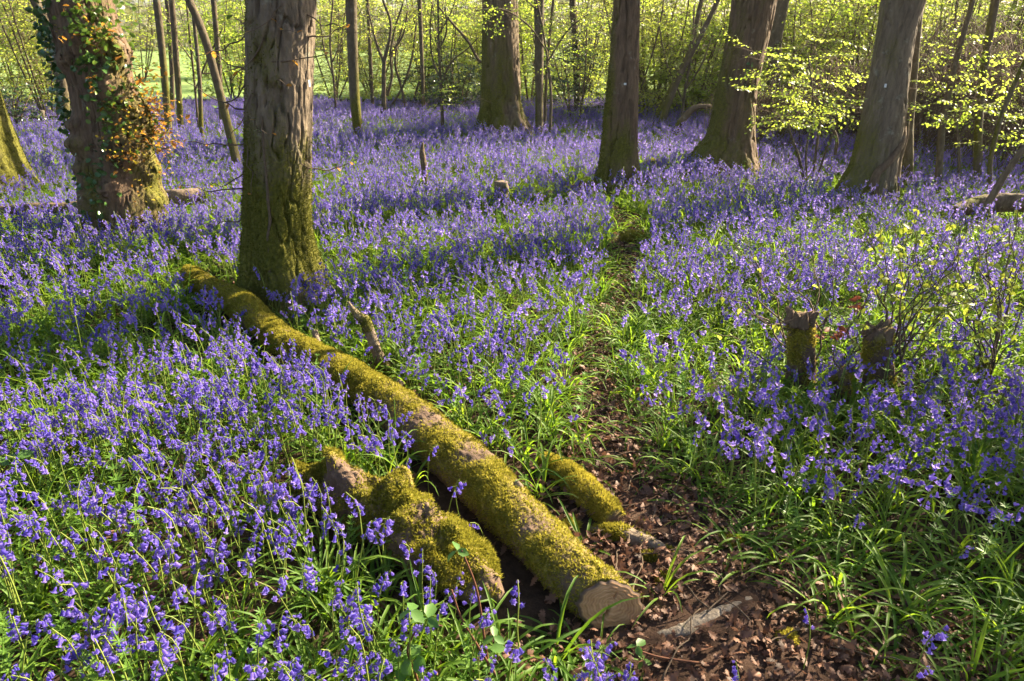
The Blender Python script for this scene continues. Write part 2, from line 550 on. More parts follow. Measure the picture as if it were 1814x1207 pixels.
def design_bluebell(seed):
    r = random.Random(seed)
    h = r.uniform(0.26, 0.40)
    lean = r.uniform(0.0, 0.045)
    nod = r.uniform(0.016, 0.042)
    pts = []
    n = 9
    for i in range(n):
        t = i / (n - 1)
        x = lean * t * t
        z = h * (t if t < 0.72 else 0.72 + 0.28 * sin((t - 0.72) / 0.28 * 1.15) / 1.15 * 0.92)
        if t > 0.72:
            x += nod * ((t - 0.72) / 0.28) ** 1.8
        pts.append((x, 0.006 * sin(t * 5 + seed), z))
    pts = np.array(pts)
    rad = np.linspace(0.0031, 0.0016, n)
    nb = r.choice([6, 7, 8, 9, 10, 11])
    S = spline(pts, 60)
    bells = []
    for k in range(nb):
        t = 0.73 + 0.27 * (k + 0.5 * r.random()) / nb
        p = S[min(59, int(t * 59))]
        az = r.gauss(0, 1.15) if k < nb - 1 else 0.0
        out = 0.004 + 0.009 * (1 - (k / nb) * 0.4) * r.uniform(0.7, 1.3)
        q = p + np.array([cos(az) * out, sin(az) * out, r.uniform(-0.002, 0.004)])
        tilt = r.uniform(0.2, 1.0) * (1.1 if k < nb - 2 else 0.6)
        bells.append((tuple(p), tuple(q), az, tilt, r.uniform(0.78, 1.06) * (0.82 if k >= nb - 2 else 1), 2 if k >= nb - 1 else r.choice([0, 0, 1, 3]), r.random()))
    return pts, rad, bells

def bell_matrix(q, az, tilt, s):
    return Matrix.Translation(q) @ Matrix.Rotation(az, 4, 'Z') @ Matrix.Rotation(-tilt, 4, 'Y') @ Matrix.Scale(s, 4)

BLUE = [design_bluebell(100 + i) for i in range(16)]
def stem_geo(D, g, mat):
    pts, rad, bells = D
    v, f, *_ = tube(pts, rad, 4, 9, cap=False)
    g.add(v, f, mat, np.linspace(0, 1, len(v)))
    for (p, q, az, tilt, s, kind, var) in bells:      # pedicels
        v, f, *_ = tube([p, tuple((np.array(p) + np.array(q)) / 2 + np.array((0, 0, 0.002))), q], [0.0011, 0.001, 0.001], 3, 3, cap=False)
        g.add(v, f, mat, 0.7)
blue_joined = []
for D in BLUE:
    g = Geo()
    stem_geo(D, g, 0)
    for (p, q, az, tilt, s, kind, var) in D[2]:
        v, f = BELL_SHAPES[kind]
        mw = np.array(bell_matrix(q, az, tilt, s))
        g.add(v @ mw[:3, :3].T + mw[:3, 3], f, 1, var)
    blue_joined.append(g.mesh('bluebell_plant', [M['stem'], M['bell']]))
C_BLUE = proto_collection('bluebell_plants', blue_joined)

def strap_clump(seed, n, lmin, lmax, flat):
    r = random.Random(seed)
    g = Geo()
    for i in range(n):
        az = r.uniform(0, 2 * pi)
        L = r.uniform(lmin, lmax)
        el = r.uniform(0.55, 1.35) * flat
        bend = r.uniform(0.8, 2.3)
        b = np.array([cos(az) * 0.012, sin(az) * 0.012, -0.01])
        pts = [b]
        twist = r.uniform(-0.5, 0.5)
        for k in range(6):
            t = (k + 0.5) / 6
            e = el - bend * t * t
            a = az + twist * t
            pts.append(pts[-1] + np.array([cos(a) * cos(e), sin(a) * cos(e), sin(e)]) * L / 6)
        w = np.array([0.6, 0.9, 1, 1, 0.9, 0.65, 0.08]) * r.uniform(0.0034, 0.0060)
        ribbon(g, pts, w, (0.05, 0.03, 1), 0, r.random(), 0.3)
    return g.mesh('bluebell_leaf_clump', M['strap'])
C_STRAP = proto_collection('bluebell_leaves', [strap_clump(300 + i, 9, 0.17, 0.33, 1.0) for i in range(6)] + [strap_clump(330 + i, 10, 0.16, 0.30, 0.5) for i in range(3)])

def cleavers(seed):
    """goosegrass: upright square stem with whorls of narrow leaves"""
    r = random.Random(seed)
    g = Geo()
    h = r.uniform(0.16, 0.30)
    v, f, *_ = tube([(0, 0, 0), (0.02, 0.01, h * .5), (0.015, -.01, h)], [0.0016, .0014, .001], 3, 5, cap=False)
    g.add(v, f, 0, 0.6)
    for k in range(5):
        z = h * (0.4 + 0.6 * k / 4)
        L = 0.034 * (1 - 0.12 * k)
        for j in range(7):
            a = 2 * pi * j / 7 + k
            leaf_shape(g, (0.017, 0, z), (cos(a), sin(a), 0.35), (0, 0, 1), L, L * 0.24, 0.1, 0, r.random())
    return g.mesh('cleavers_plant', M['herb'])
C_HERB = proto_collection('cleavers_plants', [cleavers(i) for i in range(4)])

def spray(seed, mat, nleaf=20, size=0.55, ll=0.06, droopy=0.15, twigmat='twig', wide=0.72):
    r = random.Random(seed)
    g = Geo()
    def twig(base, az, el, L, n, lev):
        pts = [np.array(base)]
        for k in range(5):
            e = el - droopy * k / 4 + r.uniform(-.1, .1)
            a = az + r.uniform(-.18, .18)
            pts.append(pts[-1] + np.array([cos(a) * cos(e), sin(a) * cos(e), sin(e)]) * L / 5)
        v, f, *_ = tube(pts, np.linspace(0.0035 if lev == 0 else .002, .0012, 6), 3, 6, cap=False)
        g.add(v, f, 1, 0)
        S = spline(np.array(pts), 40)
        for k in range(n):
            t = (k + 1) / n
            p = S[int(t * 39)]
            side = 1 if k % 2 else -1
            a = az + side * r.uniform(0.5, 1.3) if k < n - 1 else az
            nrm = (r.gauss(0, .38), r.gauss(0, .38), 1)
            l = ll * r.uniform(0.65, 1.25)
            leaf_shape(g, p, (cos(a), sin(a), r.uniform(-.55, .15)), nrm, l, l * wide, r.uniform(.1, .35), 0, r.random(), r.uniform(0, .25))
        return S
    S = twig((0, 0, 0), 0, 0.1, size, nleaf // 2, 0)
    for q in range(4):
        i = int(39 * (0.2 + 0.2 * q))
        twig(S[i], (1 if q % 2 else -1) * r.uniform(.5, 1.0), r.uniform(-.1, .3), size * r.uniform(.35, .55), max(3, nleaf // 7), 1)
    return g.mesh('leaf_spray', [mat, M[twigmat]])
def bare_spray(seed):
    r = random.Random(seed)
    g = Geo()
    def tw(p, az, el, L, rad, lev):
        pts = [np.array(p)]
        for k in range(5):
            az += r.uniform(-.35, .35); el += r.uniform(-.2, .2)
            pts.append(pts[-1] + np.array([cos(az) * cos(el), sin(az) * cos(el), sin(el)]) * L / 5)
        v, f, *_ = tube(pts, np.linspace(rad, rad * .4, 6), 3, 6, cap=False)
        g.add(v, f, 0, 0)
        if lev < 2:
            for k in range(4):
                tw(pts[1 + k], az + r.choice((-1, 1)) * r.uniform(.5, 1.2), el + r.uniform(-.3, .5), L * r.uniform(.4, .6), rad * .6, lev + 1)
    tw((0, 0, 0), 0, .3, .75, .005, 0)
    return g.mesh('bare_spray', M['twig'])
BARE = [bare_spray(k) for k in range(3)]
C_SPRAY_G = proto_collection('green_sprays', [spray(620 + i, M['leaf_mid'], 30, 0.55, 0.040) for i in range(5)] + BARE[:1])
C_SPRAY = proto_collection('leafy_sprays', [spray(500 + i, M['leaf'], 24, 0.55, 0.049) for i in range(6)] + BARE[:1])
C_SPRAY_Y = proto_collection('yellow_sprays', [spray(540 + i, M['leaf_yellow'], 22, 0.5, 0.043) for i in range(6)] + BARE[1:2])
C_SPRAY_D = proto_collection('dark_sprays', [spray(560 + i, M['leaf_dark'], 26, 0.45, 0.055) for i in range(4)])
C_SPRAY_F = proto_collection('far_sprays', [spray(580 + i, M['far_wood'], 18, 0.8, 0.14) for i in range(4)])

def oak_leaf_mesh(seed):
    """dry curled lobed leaf lying on the ground"""
    r = random.Random(seed)
    L = 0.085
    out = [(0, .02), (.12, .05), (.2, .16), (.28, .10), (.38, .26), (.46, .15), (.58, .30), (.66, .17), (.78, .24), (.86, .13), (.95, .12), (1.0, 0)]
    cx, cy = r.uniform(1.5, 5.5), r.uniform(-3.5, 4.5)
    def P(t, w):
        x = t - .5
        return (x * L, w * L, L * (cx * 0.12 * x * x + cy * 0.35 * w * w + 0.05 * sin(9 * t + seed) * abs(w) * 3 + 0.02))
    mid = [P(t, 0) for t in (0, .3, .6, 1.0)]
    up = [P(t, w * r.uniform(.85, 1.15)) for t, w in out]
    dn = [P(t, -w * r.uniform(.85, 1.15)) for t, w in out]
    V = mid + up + dn
    def mi(t): return 0 if t < .2 else (1 if t < .45 else (2 if t < .82 else 3))
    F = []
    for s in (0, 1):
        b = 4 + s * len(out)
        for i in range(len(out) - 1):
            m0, m1 = mi(out[i][0]), mi(out[i + 1][0])
            tri = (m0, b + i, b + i + 1) if s == 0 else (m0, b + i + 1, b + i)
            F.append(tri)
            if m1 != m0:
                F.append((m0, b + i + 1, m1) if s == 0 else (m0, m1, b + i + 1))
    g = Geo().add(V, np.array(F), 0, r.random())
    return g.mesh('fallen_leaf', M['litter'])
OAKLEAF = [oak_leaf_mesh(i) for i in range(8)]
C_LITTER = proto_collection('fallen_leaves', OAKLEAF)

# ------------------------------------------------------------------ ground, path, meadow, hill
def sheet(name, xs, ys, mat, dz=0.0, hf=None):
    X, Y = np.meshgrid(xs, ys)
    Z = (H(X, Y) if hf is None else hf(X, Y)) + dz
    nx = len(xs)
    i = np.arange(len(ys) - 1)[:, None] * nx; j = np.arange(nx - 1)[None, :]
    F = np.stack([i + j, i + j + 1, i + nx + j + 1, i + nx + j], -1).reshape(-1, 4)
    return Geo().add(np.stack([X, Y, Z], -1), F).mesh(name, mat)
xs = np.concatenate([np.linspace(-250, -22, 14), np.linspace(-20, 20, 161), np.linspace(22, 250, 14)])
ys = np.concatenate([np.linspace(-60, -3, 8), np.linspace(-2, 24, 131), np.linspace(25, 240, 20)])
ground = tag(link('ground', sheet('ground', xs, ys, M['soil'])), 'brown leaf mould floor of the wood under the bluebells', 'ground', kind='structure')
mx = np.linspace(-60, 26, 60); my = np.linspace(17.6, 75, 60)
tag(link('meadow', sheet('meadow', mx, my, M['meadow'], 0.0, lambda X, Y: 0.14 + 0.004 * (Y - 17.6) + 0 * X)), 'pale sunlit grass field beyond the trees', 'meadow', kind='structure')

PATH_PX = [(1500, 1420, .55), (1360, 1207, .38), (1275, 1090, .28), (1200, 1000, .21), (1130, 900, .16), (1080, 815, .115), (1060, 750, .085), (1052, 700, .07),
           (1060, 640, .07), (1068, 600, .065), (1085, 555, .07), (1100, 500, .075), (1116, 450, .10), (1118, 420, .11), (1105, 380, .09), (1030, 345, .08), (960, 318, .08)]
PATH = np.array([(*G(a, b, 0.0)[:2], w) for a, b, w in PATH_PX])
PS = spline(np.column_stack([PATH[:, :2], np.zeros(len(PATH)), PATH[:, 2]]), 140)
def path_dist(x, y):
    """distance to the centre line over the half width there"""
    x = np.asarray(x)[..., None]; y = np.asarray(y)[..., None]
    d = np.hypot(x - PS[:, 0], y - PS[:, 1]) / PS[:, 3]
    return d.min(-1)
T = np.gradient(PS[:, :2], axis=0); T /= np.linalg.norm(T, axis=1)[:, None]
Nn = np.column_stack([-T[:, 1], T[:, 0]])
cols = np.linspace(-1.25, 1.25, 9)
pv = []
for c in cols:
    wob = 1 + 0.25 * vnoise(PS[:, 0] * 6, PS[:, 1] * 6, c, 3)
    p = PS[:, :2] + Nn * (PS[:, 3] * c * wob)[:, None]
    pv.append(np.column_stack([p, H(p[:, 0], p[:, 1]) + 0.006 + 0.006 * vnoise(p[:, 0] * 15, p[:, 1] * 15, 0, 9) - 0.004 * abs(c)]))
pv = np.stack(pv, 1)
nn = len(cols)
i = np.arange(len(PS) - 1)[:, None] * nn; j = np.arange(nn - 1)[None, :]
pf = np.stack([i + j, i + nn + j, i + nn + j + 1, i + j + 1], -1).reshape(-1, 4)
path = tag(link('path', Geo().add(pv, pf).mesh('path', M['pathsoil'])), 'narrow trodden path of brown fallen oak leaves', 'path', kind='structure')

hx = np.linspace(-240, 240, 70); hy = np.linspace(90, 235, 24)
tag(link('hill', sheet('hill', hx, hy, M['hill'], -1.0, lambda X, Y: 11 * sst(90, 200, Y) * (0.75 + 0.25 * vnoise(X * 0.012, Y * 0.01, 0, 2)) + 1.2 * vnoise(X * .12, Y * .12, 0, 4))),
    'hazy wooded hillside far beyond the field', 'hill', kind='structure')

# ------------------------------------------------------------------ trees
def bark_disp(depth_, cell, seed, flare=0.0, flare_h=0.35, lumps=0.04, roots=5):
    def f(A, S, R, C):
        kx = 1.0 / cell
        x, y = np.cos(A) * R * kx, np.sin(A) * R * kx
        z = S / (cell * 6.0)
        wx = 0.6 * vnoise(x * .5, y * .5, z * 1.5, seed + 9)
        n = np.abs(vnoise(x + wx, y + wx, z, seed)) + 0.35 * np.abs(vnoise(x * 2.1, y * 2.1, z * 2.2, seed + 3))
        d = -depth_ * (1 - sst(0.02, 0.30, n)) + depth_ * 0.18 * vnoise(x * 3, y * 3, z * 6, seed + 5)
        d = d + lumps * R * vnoise(np.cos(A) * 1.3 + seed, np.sin(A) * 1.3, S * 1.6, seed + 21)
        if flare:
            e = np.exp(-np.maximum(S - 0.05, 0) / flare_h)
            lob = 0.55 + 0.45 * np.cos(A * roots + seed + 0.8 * np.sin(A * 2 + seed)) + 0.3 * vnoise(np.cos(A) * 2, np.sin(A) * 2, S * 2, seed + 31)
            d = d + flare * R * e * np.maximum(lob, 0)
        return d
    return f

def fuzz(g, V, w, count, length, seed, mat=0, nmul=1.0):
    """moss fronds: slim triangles standing on a grid surface where w is high"""
    r = np.random.default_rng(seed)
    N = grid_normals(V)
    c = V.mean(1, keepdims=True)
    N = np.where(((V - c) * N).sum(-1, keepdims=True) < 0, -N, N)
    nr, ns = V.shape[:2]
    i = r.integers(0, nr - 1, count * 3); j = r.integers(0, ns, count * 3)
    keep = r.random(count * 3) < w[i, j]
    i, j = i[keep][:count], j[keep][:count]
    a, b = r.random((2, len(i), 1))
    j2 = (j + 1) % ns
    p = V[i, j] * (1 - a) * (1 - b) + V[i, j2] * a * (1 - b) + V[i + 1, j] * (1 - a) * b + V[i + 1, j2] * a * b
    n = N[i, j] + r.normal(0, .55, (len(i), 3))
    n /= np.linalg.norm(n, axis=1)[:, None]
    t = np.cross(n, r.normal(size=(len(i), 3))); t /= np.linalg.norm(t, axis=1)[:, None]
    L = length * r.uniform(.5, 1.3, (len(i), 1))
    wd = L * .22
    v = np.stack([p - t * wd - n * .002, p + t * wd - n * .002, p + n * L], 1).reshape(-1, 3)
    g.add(v, np.arange(len(v)).reshape(-1, 3), mat, np.repeat(r.random(len(i)), 3))

TREES = {}
THIN = 0.4
def place_trunk(pix, base_z=-0.12):
    """axis points and radii of a trunk from its surveyed outline; the trunk stands in the vertical plane of its foot"""
    g0 = G(pix[0][0], pix[0][1])
    Y = g0.y
    pts, rad = [], []
    for (px, py, w) in pix:
        p = PY(px, py, Y)
        pts.append(p); rad.append(0.5 * w * depth(p) / FPX)
    p0 = pts[0].copy(); p0.z = float(H(p0.x, p0.y)) + base_z
    lift = pts[0].copy()
    if lift.z < p0.z + 0.03:
        pts[0] = p0
    else:
        pts.insert(0, p0); rad.insert(0, rad[0])
    return pts, rad, g0

def crown_sprays(cx, cy, cz, rx, rz_, n, c, parent, seed, scale=(0.9, 1.5), name='crown'):
    r = np.random.default_rng(seed)
    u = r.normal(size=(n, 3)); u /= np.linalg.norm(u, axis=1)[:, None]
    rr = r.random(n) ** 0.4
    # uneven outline: lobes pushed in and out, with gaps
    lob = 1 + 0.35 * vnoise(u[:, 0] * 2 + seed, u[:, 1] * 2, u[:, 2] * 2, seed)
    p = u * (rr * lob)[:, None] * np.array([rx, rx, rz_]) + np.array([cx, cy, cz])
    keep = vnoise(p[:, 0] * .7, p[:, 1] * .7, p[:, 2] * .9, seed + 3) > -0.25
    p, u = p[keep], u[keep]
    if name == 'crown':                       # early spring: thin canopy
        n2 = int(len(p) * THIN); p, u = p[:n2], u[:n2]
    az = np.arctan2(u[:, 1], u[:, 0]) + r.normal(0, .6, len(p))
    rot = np.column_stack([r.normal(0, .3, len(p)), r.normal(0.15, .3, len(p)), az])
    o = scatter(name, c, p, rot, r.uniform(scale[0], scale[1], len(p)), parent=parent)
    o['kind'] = 'stuff'
    return o

def moss_attr(me, vals):
    at = me.attributes.new('moss', 'FLOAT', 'POINT')
    at.data.foreach_set('value', np.asarray(vals, np.float32))

def tree(name, label, pix, mat='oak', height=9.0, crown=(2.6, 2.2, 160), ns=64, nr=150, cell=0.04, bdepth=0.012, flare=0.35, flare_h=0.3,
         moss_h=0.5, moss_side=None, moss_amt=0.5, seed=0, group=None, cat='tree', lumps=0.05, csp=None, extra=None, limbs=4, roots=5, fuzz_n=0):
    pts, rad, g0 = place_trunk(pix)
    base = Vector((g0.x, g0.y, float(H(g0.x, g0.y))))
    root = thing(name, base, label, cat, group)
    # carry on above the picture
    d = (pts[-1] - pts[-2]).normalized()
    d = (d * 0.6 + Vector((0, 0, 1)) * 0.4).normalized()
    top_vis = pts[-1].z
    if height > pts[-1].z + 0.5:
        n_up = 3
        L = (height - pts[-1].z) / max(d.z, .3)
        p_last, r_last = pts[-1], rad[-1]
        for k in range(1, n_up + 1):
            pts.append(p_last + d * (L * k / n_up)); rad.append(max(r_last * (1 - 0.75 * k / n_up), 0.012))
    loc = [p - base for p in pts]
    # two pieces of resolution: seen part dense
    P = np.column_stack([np.array([tuple(p) for p in loc]), rad])
    cl = np.concatenate([[0], np.cumsum(np.linalg.norm(np.diff(P[:, :3], axis=0), axis=1))])
    fv = min(.97, (np.interp(top_vis - base.z, P[:, 2], cl) + .25) / cl[-1])
    n_lo = int(nr * .86)
    fr = np.concatenate([np.linspace(0, fv, n_lo), np.linspace(fv, 1, nr - n_lo + 1)[1:]])
    v, f, A, S, V = tube(P[:, :3], P[:, 3], ns, nr, bark_disp(bdepth, cell, seed, flare, flare_h, lumps, roots), fr=fr)
    if extra is not None:
        V2 = extra(V.copy(), A, S, base)
        v[:V2.size // 3] = V2.reshape(-1, 3); V = V2
    z = V[..., 2]
    mo = moss_amt * (1 - sst(moss_h * 0.1, moss_h * 1.7, z)) + 0.45 * fbm(V[..., 0] * 6 + seed, V[..., 1] * 6, V[..., 2] * 2.0, 4, seed) - .04
    if moss_side is not None:
        mo = mo + 0.5 * sst(-0.1, 0.95, np.cos(np.arctan2(V[..., 1] - 0, V[..., 0] - np.interp(z, P[:, 2], P[:, 0])) - moss_side)) * (1 - 0.4 * sst(1.0, 3.0, z))
    mo = np.clip(mo, 0, 1)
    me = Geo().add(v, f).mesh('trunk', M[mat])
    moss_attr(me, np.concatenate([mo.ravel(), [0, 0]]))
    tr = link('trunk', me, root)
    if fuzz_n:
        g = Geo()
        k = z[:, 0] < top_vis - base.z + .3
        fuzz(g, V[k], np.clip(mo[k] - .25, 0, 1) * (np.abs(grid_normals(V[k])[..., 1]) >= 0), fuzz_n, .014, seed)
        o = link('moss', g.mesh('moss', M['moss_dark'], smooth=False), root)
        o['kind'] = 'stuff'
    top = loc[-1]
    if crown:
        rx, rz_, n = crown
        crown_sprays(top.x, top.y, max(top.z + 0.2 * rz_, rz_ + 4.6), rx, rz_, n, csp or C_SPRAY, root, seed + 5)
        r = random.Random(seed)
        for k in range(limbs):
            t = 0.55 + 0.4 * k / max(1, limbs)
            q = spline(P, 50)[int(t * 49)]
            if q[2] + base.z < top_vis + 0.6:
                continue
            a = r.uniform(0, 2 * pi)
            e = np.array([cos(a), sin(a), 0.55])
            Lb = rx * r.uniform(.6, .95)
            bp = [q[:3], q[:3] + e * Lb * .5 + np.array([0, 0, .1]), q[:3] + e * Lb + np.array([0, 0, .5])]
            vv, ff, *_ = tube(bp, [q[3] * .6, q[3] * .4, .012], 6, 8)
            bm = Geo().add(vv, ff).mesh('branch', M['slim'])
            link('branch', bm, root)
    TREES[name] = TREES.get(name, []) + [root]
    root_data = dict(root=root, P=P, base=base, axis=[tuple(p + base) for p in loc], trunk=tr)
    return root_data

def surf(td, px, py, out=0.0):
    """local point on the front of a trunk seen at a survey point"""
    base = td['base']
    P = spline(td['P'], 400)
    wx, wy, d = proj(P[:, 0] + base.x, P[:, 1] + base.y, P[:, 2] + base.z)
    i = int(np.argmin(np.abs(wy - py)))
    r = P[i, 3]
    dx = (px - wx[i]) * d[i] / FPX
    dxc = max(-r, min(r, dx))
    n = np.array([dxc / r, -sqrt(max(0.0, 1 - (dxc / r) ** 2)), 0.0])
    p = P[i, :3] + n * (r + out) + np.array([dx - dxc, 0, 0])
    return p, n

def lumps_fn(items):
    """swell the trunk surface into burls: (px, py, size px, height m)"""
    def f(V, A, S, base):
        W = V + np.array(base)
        Nn = grid_normals(V)
        c = V.mean(1, keepdims=True)
        Nn = np.where(((V - c) * Nn).sum(-1, keepdims=True) < 0, -Nn, Nn)
        wx, wy, d = proj(W[..., 0], W[..., 1], W[..., 2])
        front = Nn[..., 1] < 0.35
        for (px, py, sp, h) in items:
            q = ((wx - px) ** 2 + (wy - py) ** 2) / sp ** 2
            k = np.exp(-q) * front
            rough = 1 + 0.35 * fbm(W[..., 0] * 9, W[..., 1] * 9, W[..., 2] * 9, 3, int(px))
            V = V + Nn * (h * .72 * k * rough)[..., None]
        return V
    return f

T1 = tree('oak_tree', 'gnarled burred oak hung with ivy and orange young shoots', 
          [(221, 428, 150), (221, 405, 134), (217, 350, 126), (207, 290, 112), (196, 245, 112), (184, 190, 106), (174, 130, 108), (163, 80, 112), (150, 30, 110), (144, 0, 108)],
          'oak_red', 8.5, (3.0, 2.2, 130), 240, 340, 0.040, 0.020, 0.18, 0.25, 0.9, 0.2, 0.45, 11, lumps=0.13, fuzz_n=14000,
          extra=lumps_fn([(134, 258, 15, .09), (128, 222, 13, .07), (236, 235, 34, .15), (232, 190, 28, .12), (278, 356, 15, .10), (262, 300, 22, .09), (190, 335, 22, .08),
                          (190, 150, 30, .09), (120, 105, 18, .07), (205, 95, 26, .10), (215, 275, 26, .09), (150, 60, 24, .07), (270, 385, 14, .05), (140, 300, 12, .05)]))
T2 = tree('oak_tree', 'straight oak with deeply ridged bark and mossy foot behind the fallen log',
          [(506, 530, 128), (500, 480, 122), (493, 440, 117), (490, 400, 115), (490, 350, 114), (492, 300, 114), (494, 200, 116), (497, 100, 117), (500, 0, 119)],
          'oak_pale', 9.5, (3.0, 2.4, 130), 300, 400, 0.040, 0.028, 0.75, 0.24, 0.85, 3.1, 1.0, 23, lumps=0.06, roots=4, fuzz_n=26000)
T3 = tree('oak_tree', 'mossy leaning trunk cut off by the left edge of the picture',
          [(8, 348, 118), (-8, 300, 100), (-28, 240, 92), (-44, 190, 90), (-95, 0, 86)], 'oak', 9, (2.8, 2.2, 110), 120, 170, 0.045, 0.018, 0.3, 0.25, 1.2, 0.0, 0.6, 31, fuzz_n=8000)
T4 = tree('oak_tree', 'stout oak with flared mossy roots standing at the back of the glade',
          [(889, 248, 90), (888, 220, 76), (887, 150, 69), (886, 100, 67), (886, 50, 65), (886, 0, 64)], 'oak', 10, (3.6, 2.6, 150), 170, 260, 0.085, 0.034, 1.0, 0.38, 1.3, 3.3, 0.5, 41, roots=6, fuzz_n=10000)
T5 = tree('oak_tree', 'tall oak with moss-patched bark rising beside the path',
          [(1093, 340, 70), (1096, 310, 63), (1098, 250, 59), (1100, 200, 57), (1106, 100, 50), (1111, 0, 46)], 'oak_red', 9.5, (3.0, 2.4, 120), 160, 260, 0.065, 0.028, 0.9, 0.30, 0.8, 3.0, 0.5, 53, fuzz_n=10000)
T6 = tree('oak_tree', 'broad leaning oak with sweeping roots and hazel sprays across it',
          [(1276, 312, 128), (1284, 280, 104), (1292, 250, 83), (1299, 200, 73), (1306, 150, 70), (1317, 100, 70), (1328, 50, 72), (1336, 0, 76)], 'oak_red', 10, (3.4, 2.6, 120), 180, 260, 0.065, 0.028, 0.8, 0.38, 0.9, 3.0, 0.55, 61, roots=4, fuzz_n=10000)
T7 = tree('oak_tree', 'grey oak leaning right with a woody root twisting up its side',
          [(1524, 360, 92), (1534, 325, 82), (1545, 290, 74), (1554, 250, 72), (1565, 200, 69), (1573, 150, 66), (1581, 100, 63), (1590, 50, 64), (1601, 0, 72)], 'oak_pale', 9.5, (3.0, 2.4, 100), 180, 260, 0.055, 0.024, 0.45, 0.3, 0.5, 3.2, 0.3, 71)

SL = dict(mat='slim', ns=20, nr=60, cell=0.03, bdepth=0.004, flare=0.35, flare_h=0.12, limbs=2)
slim = [
    ('slim upright tree, nearer of the pair right of the gnarled oak', [(302, 256, 13), (296, 190, 12), (290, 120, 12), (277, 0, 12)], 0.8, 3.0),
    ('slim upright tree, farther right of the pair beside the gnarled oak', [(323, 246, 11), (318, 180, 10), (313, 112, 10), (304, 0, 10)], 0.5, 3.0),
    ('thin pole-like tree showing between the pair of slim trunks', [(309, 214, 8), (304, 110, 8), (296, 0, 8)], 0.4, 3.0),
    ('dark leaning tree bending left above the bluebells behind the ridged oak', [(425, 315, 16), (404, 224, 14), (385, 148, 14), (358, 54, 14), (335, 0, 14)], 0.5, 3.0),
    ('thin straight tree behind the leaning one left of the ridged oak', [(397, 242, 9), (386, 90, 9), (378, 0, 9)], 0.4, 3.0),
    ('spindly tree between the slim pair and the leaning tree', [(361, 266, 8), (353, 134, 7), (344, 40, 6)], 0.5, 3.0),
    ('tree mostly hidden behind the gnarled ivy oak', [(118, 236, 20), (108, 134, 18), (90, 54, 17), (62, 0, 17)], 0.4, 3.0),
    ('straight mossy-edged tree standing alone right of the ridged oak', [(637, 258, 17), (629, 180, 18), (625, 100, 18), (622, 0, 20)], 0.9, 0.0),
    ('thin grey-brown tree close right of the stout oak', [(955, 253, 15), (955, 180, 14), (955, 90, 16), (955, 0, 18)], 0.3, 3.0),
    ('very thin pole left of the forked hazel', [(662, 208, 6), (656, 100, 6), (651, 0, 6)], 0.3, 3.0),
    ('thin pole right of the forked hazel', [(751, 214, 7), (747, 100, 7), (743, 0, 8)], 0.3, 3.0),
    ('thin stem just right of the tree beside the stout oak', [(965, 244, 5), (969, 120, 5), (980, 0, 5)], 0.2, 3.0),
    ('dark trunk behind leaves between the stout oak and the path oak', [(1022, 212, 13), (1020, 100, 12), (1014, 0, 12)], 0.2, 3.0),
    ('leaning stem slanting right behind the path oak', [(1170, 234, 13), (1202, 139, 11), (1240, 66, 9), (1272, 0, 8)], 0.5, 3.0),
    ('second leaning stem crossing behind the path oak', [(1160, 230, 15), (1194, 150, 12), (1223, 87, 9), (1238, 20, 8)], 0.6, 3.0),
    ('far oak glimpsed above leaves right of the broad leaning oak', [(1366, 228, 26), (1370, 130, 24), (1374, 66, 23), (1387, 0, 22)], 0.2, 3.0),
    ('trunk close behind the grey leaning oak', [(1601, 336, 22), (1607, 223, 21), (1618, 104, 18), (1629, 0, 15)], 0.3, 3.0),
    ('slim dark tree leaning right of the grey oak', [(1656, 350, 12), (1670, 223, 11), (1684, 146, 10), (1701, 80, 9), (1724, 0, 9)], 0.3, 3.0),
    ('dark upright tree before the bramble bank near the right edge', [(1727, 334, 14), (1733, 223, 13), (1743, 122, 13), (1763, 0, 14)], 0.2, 3.0),
    ('thin curved stem bending out at the right edge', [(1750, 368, 8), (1755, 278, 8), (1778, 195, 8), (1813, 115, 8), (1850, 40, 7)], 0.2, 3.0),
]
for q, (lab, pix, ma, ms) in enumerate(slim):
    big = pix[0][2] > 12
    tree('slim_tree', lab, pix, moss_amt=ma, moss_h=0.9, moss_side=ms, seed=200 + q * 7, height=6.5 + (q % 4) * 0.6,
         crown=(1.7, 1.6, 60 if big else 36), group='slim trees among the bluebells', csp=C_SPRAY if q % 3 else C_SPRAY_Y, **SL)

# ------------------------------------------------------------------ details on the two near oaks
def twig_geo(p0, p1, sag, r0, r1, seed, n=7):
    r = np.random.default_rng(seed)
    p0, p1 = np.array(p0, float), np.array(p1, float)
    L = np.linalg.norm(p1 - p0)
    t = np.linspace(0, 1, n)[:, None]
    pts = p0 * (1 - t) + p1 * t + r.normal(0, L * 0.035, (n, 3)) * np.sin(t * pi) + np.array([0, 0, sag]) * np.sin(t * pi)
    return tube(pts, np.linspace(r0, r1, n), 4, n * 2)[:2], pts

